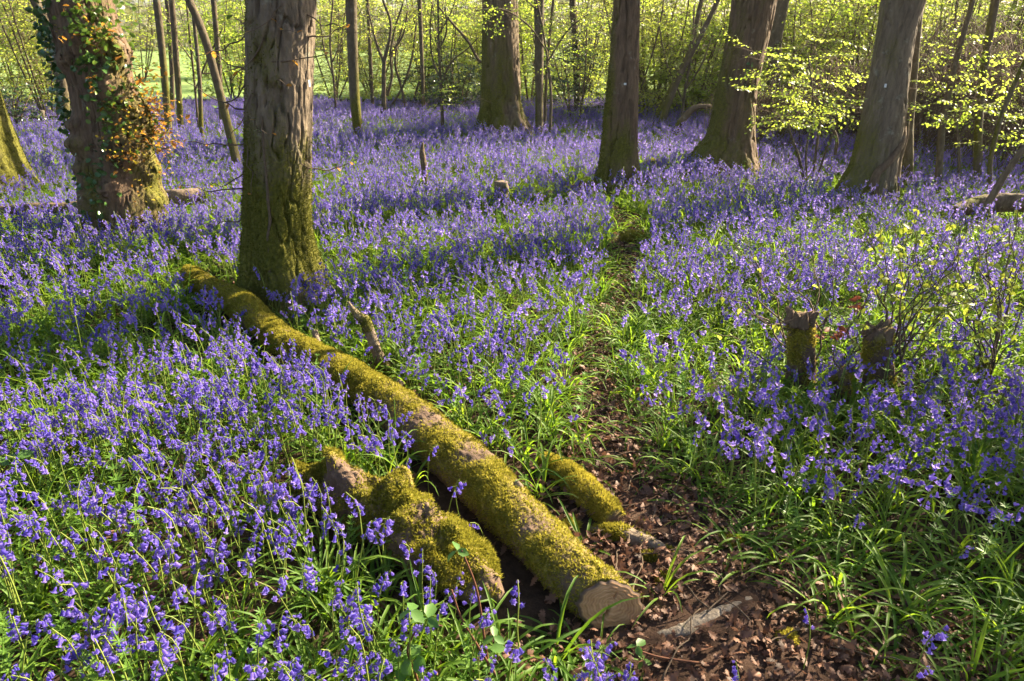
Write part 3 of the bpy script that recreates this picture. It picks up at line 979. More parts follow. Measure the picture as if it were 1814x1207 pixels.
def leaf_mesh_single(mat, length, width, seed, lobed=False):
    g = Geo()
    r = random.Random(seed)
    leaf_shape(g, (0, 0, 0), (1, 0, -.1), (0, 0, 1), length, width, r.uniform(.15, .4), 0, r.random(), r.uniform(.05, .3), lobed)
    return g.mesh('leaf', mat, smooth=True)
ORANGE = [leaf_mesh_single(M['orange'], .045, .034, i, True) for i in range(4)]
GOLD = [leaf_mesh_single(M['gold'], .04, .03, i + 20, True) for i in range(4)]
YOUNG = [leaf_mesh_single(M['ivy_bright'], .045, .036, i, True) for i in range(3)]
IVY = [leaf_mesh_single(M['ivy'], .05, .05, i, True) for i in range(4)]
IVYB = [leaf_mesh_single(M['ivy_bright'], .045, .045, i + 9, True) for i in range(3)]
HAZEL = [leaf_mesh_single(M['hazel'], .042, .038, i) for i in range(4)]
BRAM = [leaf_mesh_single(M['bramble'], .06, .044, i) for i in range(4)]
RED = [leaf_mesh_single(M['red_leaf'], .05, .03, i) for i in range(3)]

def put_leaf(me, parent, p, eul, s=1.0, name='leaf'):
    o = bpy.data.objects.new(name, me)
    COL.objects.link(o)
    o.parent = parent
    o.location = p
    o.rotation_euler = eul
    o.scale = (s, s, s)
    return o

rr = random.Random(91)
# ivy on the gnarled oak
zones = [((95, 128), (0, 70), 22, IVY), ((100, 130), (60, 140), 24, IVY), ((118, 140), (130, 235), 22, IVY), ((150, 205), (0, 55), 34, IVYB), ((165, 215), (45, 110), 34, IVYB),
         ((185, 228), (100, 165), 36, IVY), ((205, 235), (150, 215), 24, IVYB), ((225, 262), (180, 260), 26, IVYB), ((180, 240), (285, 370), 28, IVY)]
for (xa, xb), (ya, yb), n, kind in zones:
    for k in range(n):
        px, py = rr.uniform(xa, xb), rr.uniform(ya, yb)
        p, nrm = surf(T1, px, py, rr.uniform(0.015, 0.07))
        put_leaf(rr.choice(kind), T1['root'], p, (rr.uniform(.7, 1.9), rr.uniform(-.6, .6), rr.uniform(-3, 3)), rr.uniform(.7, 1.25), 'ivy_leaf')
# epicormic shoots with orange leaves
for (px, py, n) in [(262, 235, 12), (252, 200, 11), (268, 260, 9), (245, 170, 7), (235, 250, 8), (205, 75, 6), (165, 50, 4), (225, 130, 5), (240, 280, 5), (195, 165, 4)]:
    for k in range(n):
        p, nrm = surf(T1, px + rr.uniform(-16, 12), py + rr.uniform(-22, 20), -0.005)
        e = p + nrm * rr.uniform(.05, .2) + np.array([rr.uniform(-.02, .16), rr.uniform(-.05, .03), rr.uniform(-.06, .14)])
        (v, f), pts = twig_geo(p, e, .01, .0028, .0012, rr.randint(0, 9999), 5)
        tw = link('shoot', Geo().add(v, f).mesh('shoot', M['twig']), T1['root'])
        for j in range(3):
            put_leaf(rr.choice(ORANGE if rr.random() < .72 else YOUNG), tw, pts[-1 - (j % 3)], (rr.uniform(-.8, .8), rr.uniform(-.8, .8), rr.uniform(-3, 3)), rr.uniform(.7, 1.2))
C_IVY = proto_collection('ivy_leaf_parts', IVY)
C_IVYB = proto_collection('ivy_young_parts', IVYB + YOUNG[:1])
C_ORA = proto_collection('shoot_leaf_parts', ORANGE[:2] + GOLD)
def leafmass(td, name, c, zones_, seed, omax, smin, smax):
    r = random.Random(seed)
    P, R = [], []
    for (px, py, sx, sy, n) in zones_:
        for k in range(n):
            p, nn = surf(td, px + r.gauss(0, sx), py + r.gauss(0, sy), r.uniform(.02, omax))
            P.append(p); R.append((r.uniform(-1.2, 1.6), r.uniform(-.8, .8), r.uniform(-3.1, 3.1)))
    o = scatter(name, c, P, R, [r.uniform(smin, smax) for _ in P], parent=td['root'])
    o['kind'] = 'stuff'
leafmass(T1, 'ivy', C_IVY, [(108, 40, 9, 26, 60), (115, 110, 8, 24, 60), (128, 190, 7, 26, 60), (195, 120, 16, 20, 70), (215, 170, 12, 20, 50), (185, 320, 20, 26, 40), (230, 250, 20, 16, 60)], 3, .10, .6, 1.1)
leafmass(T1, 'young_ivy', C_IVYB, [(180, 20, 16, 14, 70), (190, 65, 15, 18, 80), (222, 190, 10, 26, 50), (235, 225, 14, 20, 50)], 4, .12, .6, 1.1)
leafmass(T1, 'young_leaves', C_ORA, [(248, 225, 16, 28, 240), (238, 185, 14, 20, 120), (252, 262, 12, 14, 90), (266, 310, 8, 20, 40), (240, 140, 12, 18, 40), (190, 55, 16, 14, 40), (270, 240, 10, 16, 60)], 5, .15, .45, .8)
# the ridged oak: creeping woody stem, twigs, tag
vine = [(516, 512), (506, 490), (498, 462), (496, 425), (494, 400), (497, 380), (494, 345), (492, 310), (489, 280), (487, 252), (484, 200)]
vp = [surf(T2, a, b, 0.008)[0] for a, b in vine]
v, f, *_ = tube(vp, np.linspace(.013, .006, len(vp)), 7, 60)
link('ivy_stem', Geo().add(v, f).mesh('ivy_stem', M['twig']), T2['root'])
for k, (a, b, ex, ey) in enumerate([(470, 40, 430, 25), (455, 20, 530, 60), (520, 8, 470, 70), (450, 90, 520, 150), (485, 70, 455, 150), (500, 110, 550, 90), (445, 150, 400, 190),
                                    (462, 160, 452, 235), (440, 210, 505, 225), (470, 225, 545, 295), (545, 296, 590, 290), (445, 255, 380, 250), (440, 300, 390, 330), (440, 330, 352, 330),
                                    (435, 380, 405, 395), (452, 250, 475, 330), (445, 120, 410, 90), (550, 30, 590, 60), (550, 70, 600, 40), (440, 60, 385, 100), (440, 190, 380, 150)]):
    p, nrm = surf(T2, a, b, -0.004)
    e, n2 = surf(T2, ex, ey, 0.06 + 0.05 * (k % 3))
    (v, f), pts = twig_geo(p, e, -.02, .005, .0018, 700 + k, 7)
    tw = link('twig', Geo().add(v, f).mesh('twig', M['twig']), T2['root'])
    for j in range(1 + (k * 7) % 3):
        put_leaf(rr.choice(ORANGE if rr.random() < .6 else YOUNG), tw, pts[-1 - 2 * j], (rr.uniform(-.6, .6), rr.uniform(-.6, .6), rr.uniform(-3, 3)), rr.uniform(.7, 1.1))
def plate(td, px, py, w, h):
    p, n = surf(td, px, py, 0.012)
    g = Geo()
    a = np.array([-n[1], n[0], 0]); u = np.array([0, 0, 1.0])
    q = [p + a * x * w + u * z * h + n * y for y in (0, .004) for (x, z) in ((-.5, -.5), (.5, -.5), (.5, .5), (-.5, .5))]
    g.add(q, np.array([(0, 1, 2, 3), (4, 7, 6, 5), (0, 4, 5, 1), (1, 5, 6, 2), (2, 6, 7, 3), (3, 7, 4, 0)]))
    link('tree_tag', g.mesh('tree_tag', M['plate'], smooth=False), td['root'])
plate(T2, 550, 145, .014, .035)
plate(T5, 1103, 147, .026, .020)
plate(T7, 1555, 152, .020, .034)
# woody root twisting up the grey leaning oak, and a cracked seam beside it
vp = [surf(T7, a, b, 0.02)[0] for a, b in [(1530, 345), (1527, 325), (1535, 300), (1552, 280), (1572, 260), (1586, 242), (1597, 218), (1603, 185)]]
v, f, *_ = tube(vp, [.05, .045, .04, .036, .034, .032, .028, .015], 10, 50, bark_disp(.004, .02, 5, 0, .1, .08))
link('climbing_root', Geo().add(v, f).mesh('climbing_root', M['oak_red']), T7['root'])
vp = [surf(T7, a, b, 0.03)[0] for a, b in [(1570, 350), (1575, 320), (1585, 285), (1598, 245), (1604, 200)]]
v, f, *_ = tube(vp, [.06, .05, .04, .03, .015], 10, 40, bark_disp(.004, .02, 6, 0, .1, .08))
link('climbing_root', Geo().add(v, f).mesh('climbing_root', M['oak']), T7['root'])
# thin ivy strand on the broad leaning oak
vp = [surf(T6, a, b, 0.006)[0] for a, b in [(1283, 280), (1290, 245), (1296, 205), (1308, 180), (1312, 120), (1316, 60)]]
v, f, *_ = tube(vp, .006, 5, 40)
link('ivy_stem', Geo().add(v, f).mesh('ivy_stem', M['twig']), T6['root'])
for k in range(16):
    p, n = surf(T6, rr.uniform(1305, 1325), rr.uniform(100, 215), .02)
    put_leaf(rr.choice(IVY), T6['root'], p, (rr.uniform(.8, 1.9), rr.uniform(-.5, .5), rr.uniform(-3, 3)), rr.uniform(.8, 1.2), 'ivy_leaf')

# ------------------------------------------------------------------ understorey bushes
def bush(name, label, px, py, h, rx, n, c, nst=6, seed=0, group=None, mat='twig', lean=0.0, low=0.35, at=None, sc=(.8, 1.3), cat='bush', rad=.016, droop=.25):
    g0 = G(px, py) if at is None else Vector((at[0], at[1], 0))
    base = Vector((g0.x, g0.y, float(H(g0.x, g0.y))))
    root = thing(name, base, label, cat, group)
    r = np.random.default_rng(seed + 1000)
    P, R = [], []
    for k in range(nst):
        a = r.uniform(0, 2 * pi)
        top = np.array([cos(a) * rx * r.uniform(.35, .95) + lean, sin(a) * rx * r.uniform(.35, .95), h * r.uniform(.7, 1.05)])
        b = np.array([cos(a) * .06, sin(a) * .06, -.05])
        mid = b * .4 + top * .5 + np.array([0, 0, h * .08]) + r.normal(0, .06 * h, 3)
        (v, f, *_) = tube([b, mid, top], [rad, rad * .7, rad * .25], 5, 14)
        me = Geo().add(v, f).mesh('stem', M[mat])
        link('stem', me, root)
        S = spline(np.array([b, mid, top]), 50)
        m = n // nst
        i = (r.uniform(low, 1, m) * 49).astype(int)
        az = r.uniform(0, 2 * pi, m)
        off = r.uniform(0, .35, m) * rx
        q = S[i] + np.column_stack([np.cos(az) * off, np.sin(az) * off, r.normal(0, .12, m)])
        P.append(q)
        R.append(np.column_stack([r.normal(0, .25, m), r.normal(droop * .4, .3, m), az]))
    P, R = np.concatenate(P), np.concatenate(R)
    P[:, 2] = np.maximum(P[:, 2], .12)
    o = scatter('crown', c, P, R, r.uniform(sc[0], sc[1], len(P)), parent=root)
    o['kind'] = 'stuff'
    return root

# forked hazel and dark sapling in the middle distance
def fork(label, base_px, limbs, seed, mat='slim', sprays=None, name='young_tree', group=None):
    g0 = G(*base_px)
    base = Vector((g0.x, g0.y, float(H(g0.x, g0.y))))
    root = thing(name, base, label, 'tree', group)
    for k, L in enumerate(limbs):
        pts = [np.array(PY(a, b, g0.y + dy) - base) for a, b, w, dy in L]
        rad = [0.5 * w * depth(PY(a, b, g0.y)) / FPX for a, b, w, dy in L]
        if k == 0: pts[0][2] -= .08
        v, f, *_ = tube(pts, rad, 8, 30, bark_disp(.002, .02, seed + k, 0.3 if k == 0 else 0, .1, .06))
        link('trunk' if k == 0 else 'branch', Geo().add(v, f).mesh('limb', M[mat]), root)
    if sprays:
        c, items, sc = sprays
        r = np.random.default_rng(seed)
        P, R = [], []
        for (a, b, spx, spy, n, dy) in items:
            for q in range(n):
                p = PY(a + r.normal(0, spx * .5), b + r.normal(0, spy * .5), g0.y + dy + r.normal(0, .25)) - base
                P.append(tuple(p)); R.append((r.normal(0, .25), r.normal(.1, .25), r.uniform(0, 6.28)))
        o = scatter('crown', c, P, R, r.uniform(sc[0], sc[1], len(P)), parent=root)
        o['kind'] = 'stuff'
    return root
fork('pale forked hazel with two spreading limbs in the middle distance', (680, 214),
     [[(680, 214, 9, 0), (680, 160, 8, 0), (681, 108, 7, 0), (690, 70, 6, 0), (692, 40, 5, 0), (678, 0, 5, 0)], [(680, 110, 6, 0), (668, 80, 5, .1), (660, 50, 4, .1), (650, 10, 3, .1)],
      [(686, 170, 5, .2), (694, 140, 5, .2), (693, 100, 5, .3), (715, 60, 4, .4), (722, 20, 3, .4)], [(690, 100, 4, 0), (700, 50, 3, -.2), (716, 0, 3, -.3)]], 31,
     sprays=(C_SPRAY_Y, [(650, 20, 40, 40, 14, 0), (700, 30, 50, 50, 16, .3), (690, 90, 60, 40, 10, .5)], (.6, 1.0)))
fork('dark slender sapling with crooked side branches before the stout oak', (785, 252),
     [[(785, 252, 7, 0), (783, 200, 6, 0), (780, 140, 5, 0), (777, 60, 4, 0), (776, 0, 4, 0)], [(781, 140, 4, 0), (768, 110, 3, .1), (762, 60, 3, .1), (765, 10, 2, .1)],
      [(783, 145, 4, 0), (800, 110, 3, -.1), (830, 85, 2, -.2), (848, 66, 2, -.3)], [(778, 60, 3, 0), (800, 20, 2, -.1), (812, -20, 2, -.1)], [(777, 90, 3, 0), (790, 60, 3, .1), (788, 10, 2, .1)]], 37, 'slim',
     sprays=(C_SPRAY, [(785, 160, 30, 20, 8, -.1), (760, 185, 40, 14, 8, -.2), (800, 165, 20, 14, 6, -.2), (790, 190, 24, 10, 4, -.2), (770, 40, 40, 40, 8, 0)], (.45, .8)))
fork('crossing pale hazel poles left of the stout oak', (722, 206),
     [[(722, 206, 5, 0), (712, 160, 5, 0), (700, 110, 4, 0), (715, 40, 3, 0)], [(692, 190, 4, .1), (715, 150, 4, .1), (728, 110, 4, .1), (738, 40, 3, .1)], [(728, 196, 4, .3), (738, 160, 4, .3), (752, 120, 3, .3)],
      [(900, 70, 3, 0), (852, 110, 5, 0), (830, 75, 5, 0), (800, 40, 4, 0), (775, 10, 3, 0)]], 43,
     sprays=(C_SPRAY_Y, [(720, 60, 60, 60, 18, .3), (820, 60, 60, 40, 14, .3), (730, 120, 60, 30, 8, .6)], (.6, 1.0)))
fork('hazel bush with flat bright sprays between the two leaning oaks', (1445, 345),
     [[(1432, 345, 6, 0), (1415, 280, 5, 0), (1398, 230, 4, 0), (1390, 180, 3, 0)], [(1436, 345, 5, 0), (1445, 270, 5, 0), (1455, 200, 4, 0), (1470, 120, 3, 0)], [(1440, 345, 5, .1), (1462, 270, 4, .1), (1478, 230, 4, .1), (1500, 150, 3, .1)],
      [(1430, 340, 4, -.1), (1428, 270, 4, -.2), (1440, 190, 3, -.2), (1432, 100, 3, -.2)], [(1475, 225, 5, .3), (1482, 250, 7, .3), (1479, 275, 5, .3)]], 47,
     sprays=(C_SPRAY, [(1400, 150, 60, 40, 20, 0), (1440, 190, 60, 30, 24, -.1), (1390, 215, 40, 14, 12, -.2), (1480, 200, 40, 30, 14, 0), (1440, 110, 70, 40, 18, .2), (1345, 95, 40, 24, 6, -.4), (1345, 150, 30, 20, 6, -.5), (1500, 120, 40, 50, 10, .4)], (.45, .8)))
fork('oak sapling branch bowing across from behind the grey leaning oak', (1613, 230),
     [[(1606, 262, 8, .3), (1614, 219, 8, 0), (1639, 174, 8, 0), (1663, 115, 8, 0), (1698, 73, 8, 0), (1719, 20, 7, 0), (1726, -30, 6, 0)], [(1660, 118, 4, 0), (1645, 100, 4, .1), (1640, 60, 3, .1)]], 53,
     sprays=(C_SPRAY, [(1700, 70, 50, 30, 10, 0), (1720, 30, 60, 30, 12, 0), (1650, 120, 50, 50, 10, .2)], (.5, .8)))
fork('small bright sapling left of the path oak', (1022, 232),
     [[(1022, 232, 5, 0), (1030, 190, 4, 0), (1037, 120, 3, 0), (1040, 40, 3, 0)]], 59,
     sprays=(C_SPRAY, [(1000, 60, 50, 40, 16, -.2), (1020, 130, 50, 40, 16, 0), (980, 170, 40, 20, 12, 0), (1010, 185, 30, 12, 8, -.1), (960, 40, 30, 40, 10, .2), (1040, 90, 30, 50, 10, .3)], (.5, .9)))

fork('thin hazel with layered sprays behind the leaning stems', (1205, 236),
     [[(1205, 236, 5, 0), (1212, 170, 5, 0), (1225, 90, 4, 0), (1230, 10, 3, 0)], [(1210, 180, 3, 0), (1180, 110, 3, .2), (1165, 30, 2, .2)], [(1214, 160, 3, 0), (1245, 110, 3, -.2), (1262, 60, 2, -.2)]], 83,
     sprays=(C_SPRAY, [(1200, 60, 60, 50, 22, .2), (1240, 130, 40, 40, 14, .3), (1165, 110, 40, 60, 14, .3), (1210, 180, 50, 20, 10, .4)], (.5, .85)))
fork('spindly leafy sapling near the right edge of the wood', (1702, 345),
     [[(1702, 345, 5, 0), (1698, 260, 5, 0), (1690, 180, 4, 0), (1695, 80, 3, 0)], [(1697, 250, 3, 0), (1730, 200, 3, -.1), (1770, 170, 2, -.2)], [(1692, 190, 3, 0), (1660, 150, 3, .1), (1640, 110, 2, .2)]], 89,
     sprays=(C_SPRAY, [(1680, 150, 60, 40, 18, 0), (1740, 190, 60, 30, 18, -.2), (1720, 90, 60, 40, 18, .1), (1790, 150, 40, 60, 14, 0), (1650, 210, 40, 20, 10, -.1), (1770, 250, 40, 20, 8, -.2)], (.42, .75)))
fork('hazel sapling with airy sprays among the slim trees left', (352, 240),
     [[(352, 240, 5, 0), (346, 160, 4, 0), (338, 80, 4, 0), (330, 0, 3, 0)], [(346, 160, 3, 0), (370, 100, 3, -.2), (395, 50, 2, -.2)], [(342, 110, 3, 0), (315, 70, 2, .2), (290, 20, 2, .2)], [(344, 130, 3, .2), (385, 130, 2, .3), (425, 120, 2, .3)]], 97,
     sprays=(C_SPRAY, [(330, 40, 60, 40, 24, .2), (390, 60, 50, 50, 20, 0), (290, 70, 40, 50, 14, .3), (410, 120, 30, 30, 10, .3), (340, 120, 50, 30, 12, .5), (260, 30, 30, 40, 10, .5)], (.5, .9)))
fork('leafy hazel sapling right of the ridged oak', (596, 214),
     [[(596, 214, 5, 0), (592, 150, 4, 0), (585, 80, 4, 0), (590, 0, 3, 0)], [(592, 140, 3, 0), (575, 90, 3, .2), (566, 30, 2, .2)], [(589, 110, 3, 0), (612, 60, 2, .2), (640, 20, 2, .2)]], 101,
     sprays=(C_SPRAY_Y, [(585, 40, 40, 40, 18, .2), (620, 60, 50, 60, 18, .4), (580, 120, 30, 40, 12, .3), (640, 120, 30, 40, 10, .3), (610, 160, 30, 14, 6, .3)], (.5, .9)))
fork('tall hazel arching leafy branches over the top before the stout oak', (972, 262),
     [[(972, 262, 5, 0), (976, 170, 5, 0), (966, 80, 4, 0), (950, 0, 4, 0), (930, -60, 3, 0)], [(968, 90, 3, 0), (930, 40, 3, -.3), (880, 15, 2, -.5), (840, 20, 2, -.6)], [(970, 110, 3, 0), (1010, 50, 3, -.1), (1050, 20, 2, -.2)], [(955, 20, 3, 0), (900, -20, 2, 0), (820, -10, 2, .1)]], 107,
     sprays=(C_SPRAY, [(885, 25, 24, 14, 8, -.6), (850, 40, 30, 20, 8, -.6), (1000, 40, 40, 30, 16, -.2), (1050, 40, 30, 30, 10, -.2), (940, 10, 40, 20, 10, -.2), (820, 10, 30, 20, 8, .1), (985, 110, 24, 30, 10, 0)], (.42, .75)))
# rows of bushes and bright hazels that close the wood behind
rb = random.Random(5)
bk = 0
for zi, (x0, x1, y0, y1, n, hh) in enumerate([(-13, -8, 12.5, 17, 8, 3.2), (-8, -3, 17, 21, 5, 3.2), (-3.2, 2.5, 15.5, 19, 6, 3.0), (2.0, 6.5, 13.2, 16.5, 8, 3.0), (5.5, 12, 11.5, 15.5, 9, 3.2), (6, 16, 16, 21, 8, 4.0), (-3, 7, 19, 24, 10, 3.6), (-14, -4, 24, 30, 5, 4), (2.5, 9, 14, 17.5, 7, 2.6), (-4.5, 1.5, 17.5, 19, 4, 2.4), (-6, 18, 26, 31, 15, 6.0)]):
    for k in range(n):
        x, y = x0 + (x1 - x0) * (k + rb.random()) / n, rb.uniform(y0, y1)
        kind_ = rb.choice([0, 0, 0, 1, 1, 1, 2]); yel = kind_ == 0
        where = ['at the field edge behind the gnarled oak', 'along the field edge left of the forked hazel', 'behind the stout oak and the slim poles', 'behind the path oak and the leaning stems', 'on the bank behind the two leaning oaks',
                 'high at the back of the right bank', 'in the far thicket beyond the stout oak', 'far out at the left side of the field', 'behind the arching dead branch', 'beside the forked hazel at the field edge', 'tall in the last row closing the wood'][zi]
        bush('hazel_bush', ('sunlit yellow-green hazel ' if yel else 'fresh green bush ') + where, 0, 0, hh * rb.uniform(.8, 1.3), rb.uniform(.8, 1.3), 175, (C_SPRAY_Y, C_SPRAY, C_SPRAY_G)[kind_], 5, bk,
             ('yellow-green hazels ' if yel else 'green bushes ') + where, 'slim', low=.12, at=(x, y), sc=(.8, 1.35), rad=.02)
        bk += 1
# dark evergreen bushes
for k, (px, py, h, rx, n) in enumerate([(815, 204, 1.3, .9, 120), (770, 203, 1.0, .7, 80), (1015, 216, 1.7, .8, 110), (20, 240, 1.0, .9, 60)]):
    bush('holly_bush', ['dark evergreen bush in the gap left of the stout oak', 'low dark evergreen bush beside the thin pole', 'dark evergreen bush between the stout oak and the path oak', 'dark low bush at the field edge behind the left trunk'][k],
         px, py, h, rx, n, C_SPRAY_D, 6, 300 + k, 'evergreen bushes', low=.05, sc=(.7, 1.1))

# bramble bank on the right: tangles of dark arching stems
def tangle(name, label, at, rx, h, n, seed, group):
    base = Vector((at[0], at[1], float(H(*at))))
    root = thing(name, base, label, 'brambles', group)
    r = np.random.default_rng(seed)
    g = Geo()
    P, R = [], []
    for k in range(n):
        a, b = r.uniform(0, 2 * pi, 2)
        d0, d1 = rx * sqrt(r.random()), rx * sqrt(r.random())
        p0 = np.array([cos(a) * d0, sin(a) * d0 * .6, -.03]); p2 = np.array([cos(b) * d1, sin(b) * d1 * .6, h * r.uniform(0, .7)])
        p1 = (p0 + p2) / 2 + np.array([0, 0, h * r.uniform(.35, 1.0)]) + r.normal(0, .08, 3)
        v, f, *_ = tube([p0, p1, p2], [.006, .005, .003], 3, 10, cap=False)
        g.add(v, f)
        if r.random() < .30:
            P.append(p1 * .6 + p2 * .4 + r.normal(0, .08, 3)); R.append((r.normal(0, .4), r.normal(0, .4), r.uniform(0, 6.28)))
    o = link('stems', g.mesh('bramble_stems', M['twig']), root); o['kind'] = 'stuff'
    o = scatter('foliage', C_SPRAY, P, R, .55, parent=root); o['kind'] = 'stuff'
for k, (px, py, rx, h, n) in enumerate([(1420, 268, 1.1, .9, 190), (1500, 262, 1.1, 1.1, 190), (1650, 280, 1.3, 1.3, 230), (1760, 292, 1.2, 1.3, 220), (1840, 310, 1.2, 1.2, 180), (1700, 262, 1.6, 1.6, 230), (1340, 262, .9, .7, 120)]):
    p = G(px, py)
    tangle('bramble_thicket', ['tangle of dark bramble stems under the flat hazel sprays', 'dark bramble tangle left of the grey leaning oak', 'dark bramble tangle just right of the grey leaning oak',
           'bramble tangle on the bank behind the dark upright tree', 'bramble tangle at the right edge of the picture', 'tallest bramble tangle at the back of the right bank', 'low bramble tangle behind the broad leaning oak'][k],
           (p.x, p.y), rx, h, n, 60 + k, 'brambles on the right bank')

# taller unseen trees added outside the frame to throw dappled shade into the glade
shade = [(8.5, 4.2, 8.0, 2.0, 100), (13, 9, 10, 3.0, 150), (-7, 1.0, 8, 2.4, 80), (-3, -5, 9, 3, 90)]
for k, (x, y, h, rx, n) in enumerate(shade):
    base = Vector((x, y, float(H(x, y))))
    root = thing('woodland_tree', base, 'unseen woodland tree added outside the picture to shade the glade', 'tree', 'unseen trees added for shade')
    v, f, *_ = tube([(0, 0, -.1), (.1, 0, h * .5), (.2, .1, h)], [.2, .15, .03], 14, 30, bark_disp(.006, .04, 800 + k, .4, .3))
    link('trunk', Geo().add(v, f).mesh('trunk', M['oak']), root)
    crown_sprays(.2, .1, h * .72, rx, h * .30, n, C_SPRAY, root, 820 + k, (1.0, 1.7))

hb = thing('holly_tree', (5.45, 4.46, float(H(5.45, 4.46))), 'unseen low evergreen tree added outside the picture to shade the right foreground', 'tree', 'unseen trees added for shade')  # added out of view, crown placed to keep the right foreground in shade
v, f, *_ = tube([(0, 0, -.1), (.05, 0, 1.4), (0, .05, 3.2)], [.07, .05, .015], 10, 20)
link('trunk', Geo().add(v, f).mesh('trunk', M['slim']), hb)
crown_sprays(0, 0, 2.94, .78, .56, 460, C_SPRAY_D, hb, 905, (.8, 1.1), 'foliage')
hb = thing('holly_tree', (5.75, 4.05, float(H(5.75, 4.05))), 'second unseen low evergreen tree added outside the picture to shade the bottom right corner', 'tree', 'unseen trees added for shade')  # another unseen addition, its crown blocks sun from the bottom right corner
v, f, *_ = tube([(0, 0, -.1), (.05, 0, 1.4), (0, .05, 3.6)], [.07, .05, .015], 10, 20)
link('trunk', Geo().add(v, f).mesh('trunk', M['slim']), hb)
crown_sprays(0, 0, 3.1, .80, .66, 480, C_SPRAY_D, hb, 915, (.8, 1.1), 'foliage')

# far wood on the hillside and the hedge beyond the field
rf = np.random.default_rng(77)
n = 900
X = rf.uniform(-120, 120, n); Y = rf.uniform(70, 130, n)
P = np.column_stack([X, Y, rf.uniform(.5, 9, n)])
o = scatter('far_wood', C_SPRAY_F, P, np.column_stack([rf.normal(0, .4, n), rf.normal(0, .4, n), rf.uniform(0, 6.28, n)]), rf.uniform(4, 8, n))
tag(o, 'pale leafy wood far behind the field', 'wood', kind='stuff')
n = 700
P = np.column_stack([rf.uniform(-50, 24, n), 62 + rf.normal(0, 1.2, n), rf.uniform(.1, 2.2, n)])
o = scatter('field_hedge', C_SPRAY_F, P, np.column_stack([rf.normal(0, .4, n), rf.normal(0, .4, n), rf.uniform(0, 6.28, n)]), rf.uniform(1.5, 2.5, n))
tag(o, 'hedge along the far side of the pale field', 'hedge', kind='stuff')
# fence at the field edge on the left
fr = thing('field_fence', G(60, 236), 'low rail fence with leaning posts at the field edge', 'fence')
fb = fr.location.copy()
for (a, b, c, d) in [(78, 236, 74, 196), (28, 240, 26, 200), (130, 232, 128, 196)]:
    Y = G(a, b).y
    v, f, *_ = tube([PY(a, b + 3, Y) - fb, PY(c, d, Y) - fb], .045, 7, 6)
    link('post', Geo().add(v, f).mesh('post', M['post']), fr)
for (a, b, c, d) in [(0, 212, 132, 206), (0, 226, 132, 220)]:
    Y = G(78, 236).y + .06
    v, f, *_ = tube([PY(a, b, Y) - fb, PY(c, d, Y) - fb], .02, 5, 6)
    link('rail', Geo().add(v, f).mesh('rail', M['post']), fr)

# ------------------------------------------------------------------ fallen wood
LOGS = []          # keep-clear axes for plants: (x0,y0,x1,y1,r)
def log(name, label, cat, pts, rad, ns, nr, moss_fn, disp, fuzz_n, fuzz_len=.012, mat='log', seed=0, clear=True, group=None, mossmat='moss', post=None, cushion=.009):
    base = Vector(pts[len(pts) // 2]); base.z = float(H(base.x, base.y))
    root = thing(name, base, label, cat, group)
    L = [np.array(p) - np.array(base) for p in pts]
    v, f, A, S, V = tube(L, rad, ns, nr, disp)
    if post is not None:
        V = post(V, A, S, base)
        v[:V.size // 3] = V.reshape(-1, 3)
    w = np.clip(moss_fn(V, A, S), 0, 1)
    if fuzz_n:
        N = grid_normals(V); c = V.mean(1, keepdims=True)
        N = np.where(((V - c) * N).sum(-1, keepdims=True) < 0, -N, N)
        kk = sst(.3, .7, w) * np.clip(.4 + fbm(V[..., 0] * 26, V[..., 1] * 26, V[..., 2] * 26, 3, seed + 60), 0, 1.4)
        end = np.minimum(1, (S.max() - S) / .06)
        V = V + N * (cushion * kk * end)[..., None]
        v[:V.size // 3] = V.reshape(-1, 3)
    me = Geo().add(v, f).mesh('bark', M[mat])
    moss_attr(me, np.concatenate([w.ravel(), [0, 0]]))
    link('bark', me, root)
    if fuzz_n:
        g = Geo()
        fuzz(g, V, w ** 1.5, fuzz_n, fuzz_len, seed)
        o = link('moss', g.mesh('moss', M[mossmat], smooth=False), root)
        o['kind'] = 'stuff'
    if clear:
        for a, b in zip(pts[:-1], pts[1:]):
            LOGS.append((a[0], a[1], b[0], b[1], max(rad) if hasattr(rad, '__len__') else rad))
    return root, v, V

def ldisp(amp, k, seed, fine=.004):
    return lambda A, S, R, C: amp * fbm(np.cos(A) * R * k + seed, np.sin(A) * R * k, S * k * .45, 3, seed) + fine * fbm(np.cos(A) * R * 70, np.sin(A) * R * 70, S * 60, 2, seed + 4)

# the long mossy log
lp = []
for (a, b, z) in [(336, 490, .085), (412, 532, .085), (512, 612, .09), (640, 684, .10), (766, 778, .095), (884, 884, .095), (985, 988, .085), (1080, 1074, .075)]:
    p = G(a, b, z); lp.append((p.x, p.y, z))
lr = [.062, .074, .078, .082, .090, .090, .085, .077]
def moss_top(lo, hi, seed, amt=.95):
    def f(V, A, S):
        N = grid_normals(V); c = V.mean(1, keepdims=True)
        N = np.where(((V - c) * N).sum(-1, keepdims=True) < 0, -N, N)
        patch = fbm(V[..., 0] * 5, V[..., 1] * 5, V[..., 2] * 5, 4, seed)
        return amt * sst(lo, hi, N[..., 2]) + .8 * patch - .02
    return f
CUTN = np.array([0.12, -0.95, 0.28]); CUTN /= np.linalg.norm(CUTN)
def saw(V, A, S, base):
    d = V[-1].mean(0) - V[-12].mean(0); d /= np.linalg.norm(d)
    cen = V[-1].mean(0)
    t = ((cen - V[-1]) @ CUTN) / (d @ CUTN)
    k = np.clip((S[:, 0] - (S[-1, 0] - .35)) / .35, 0, 1)
    V = V + (k[:, None] * t[None, :])[..., None] * d
    return V
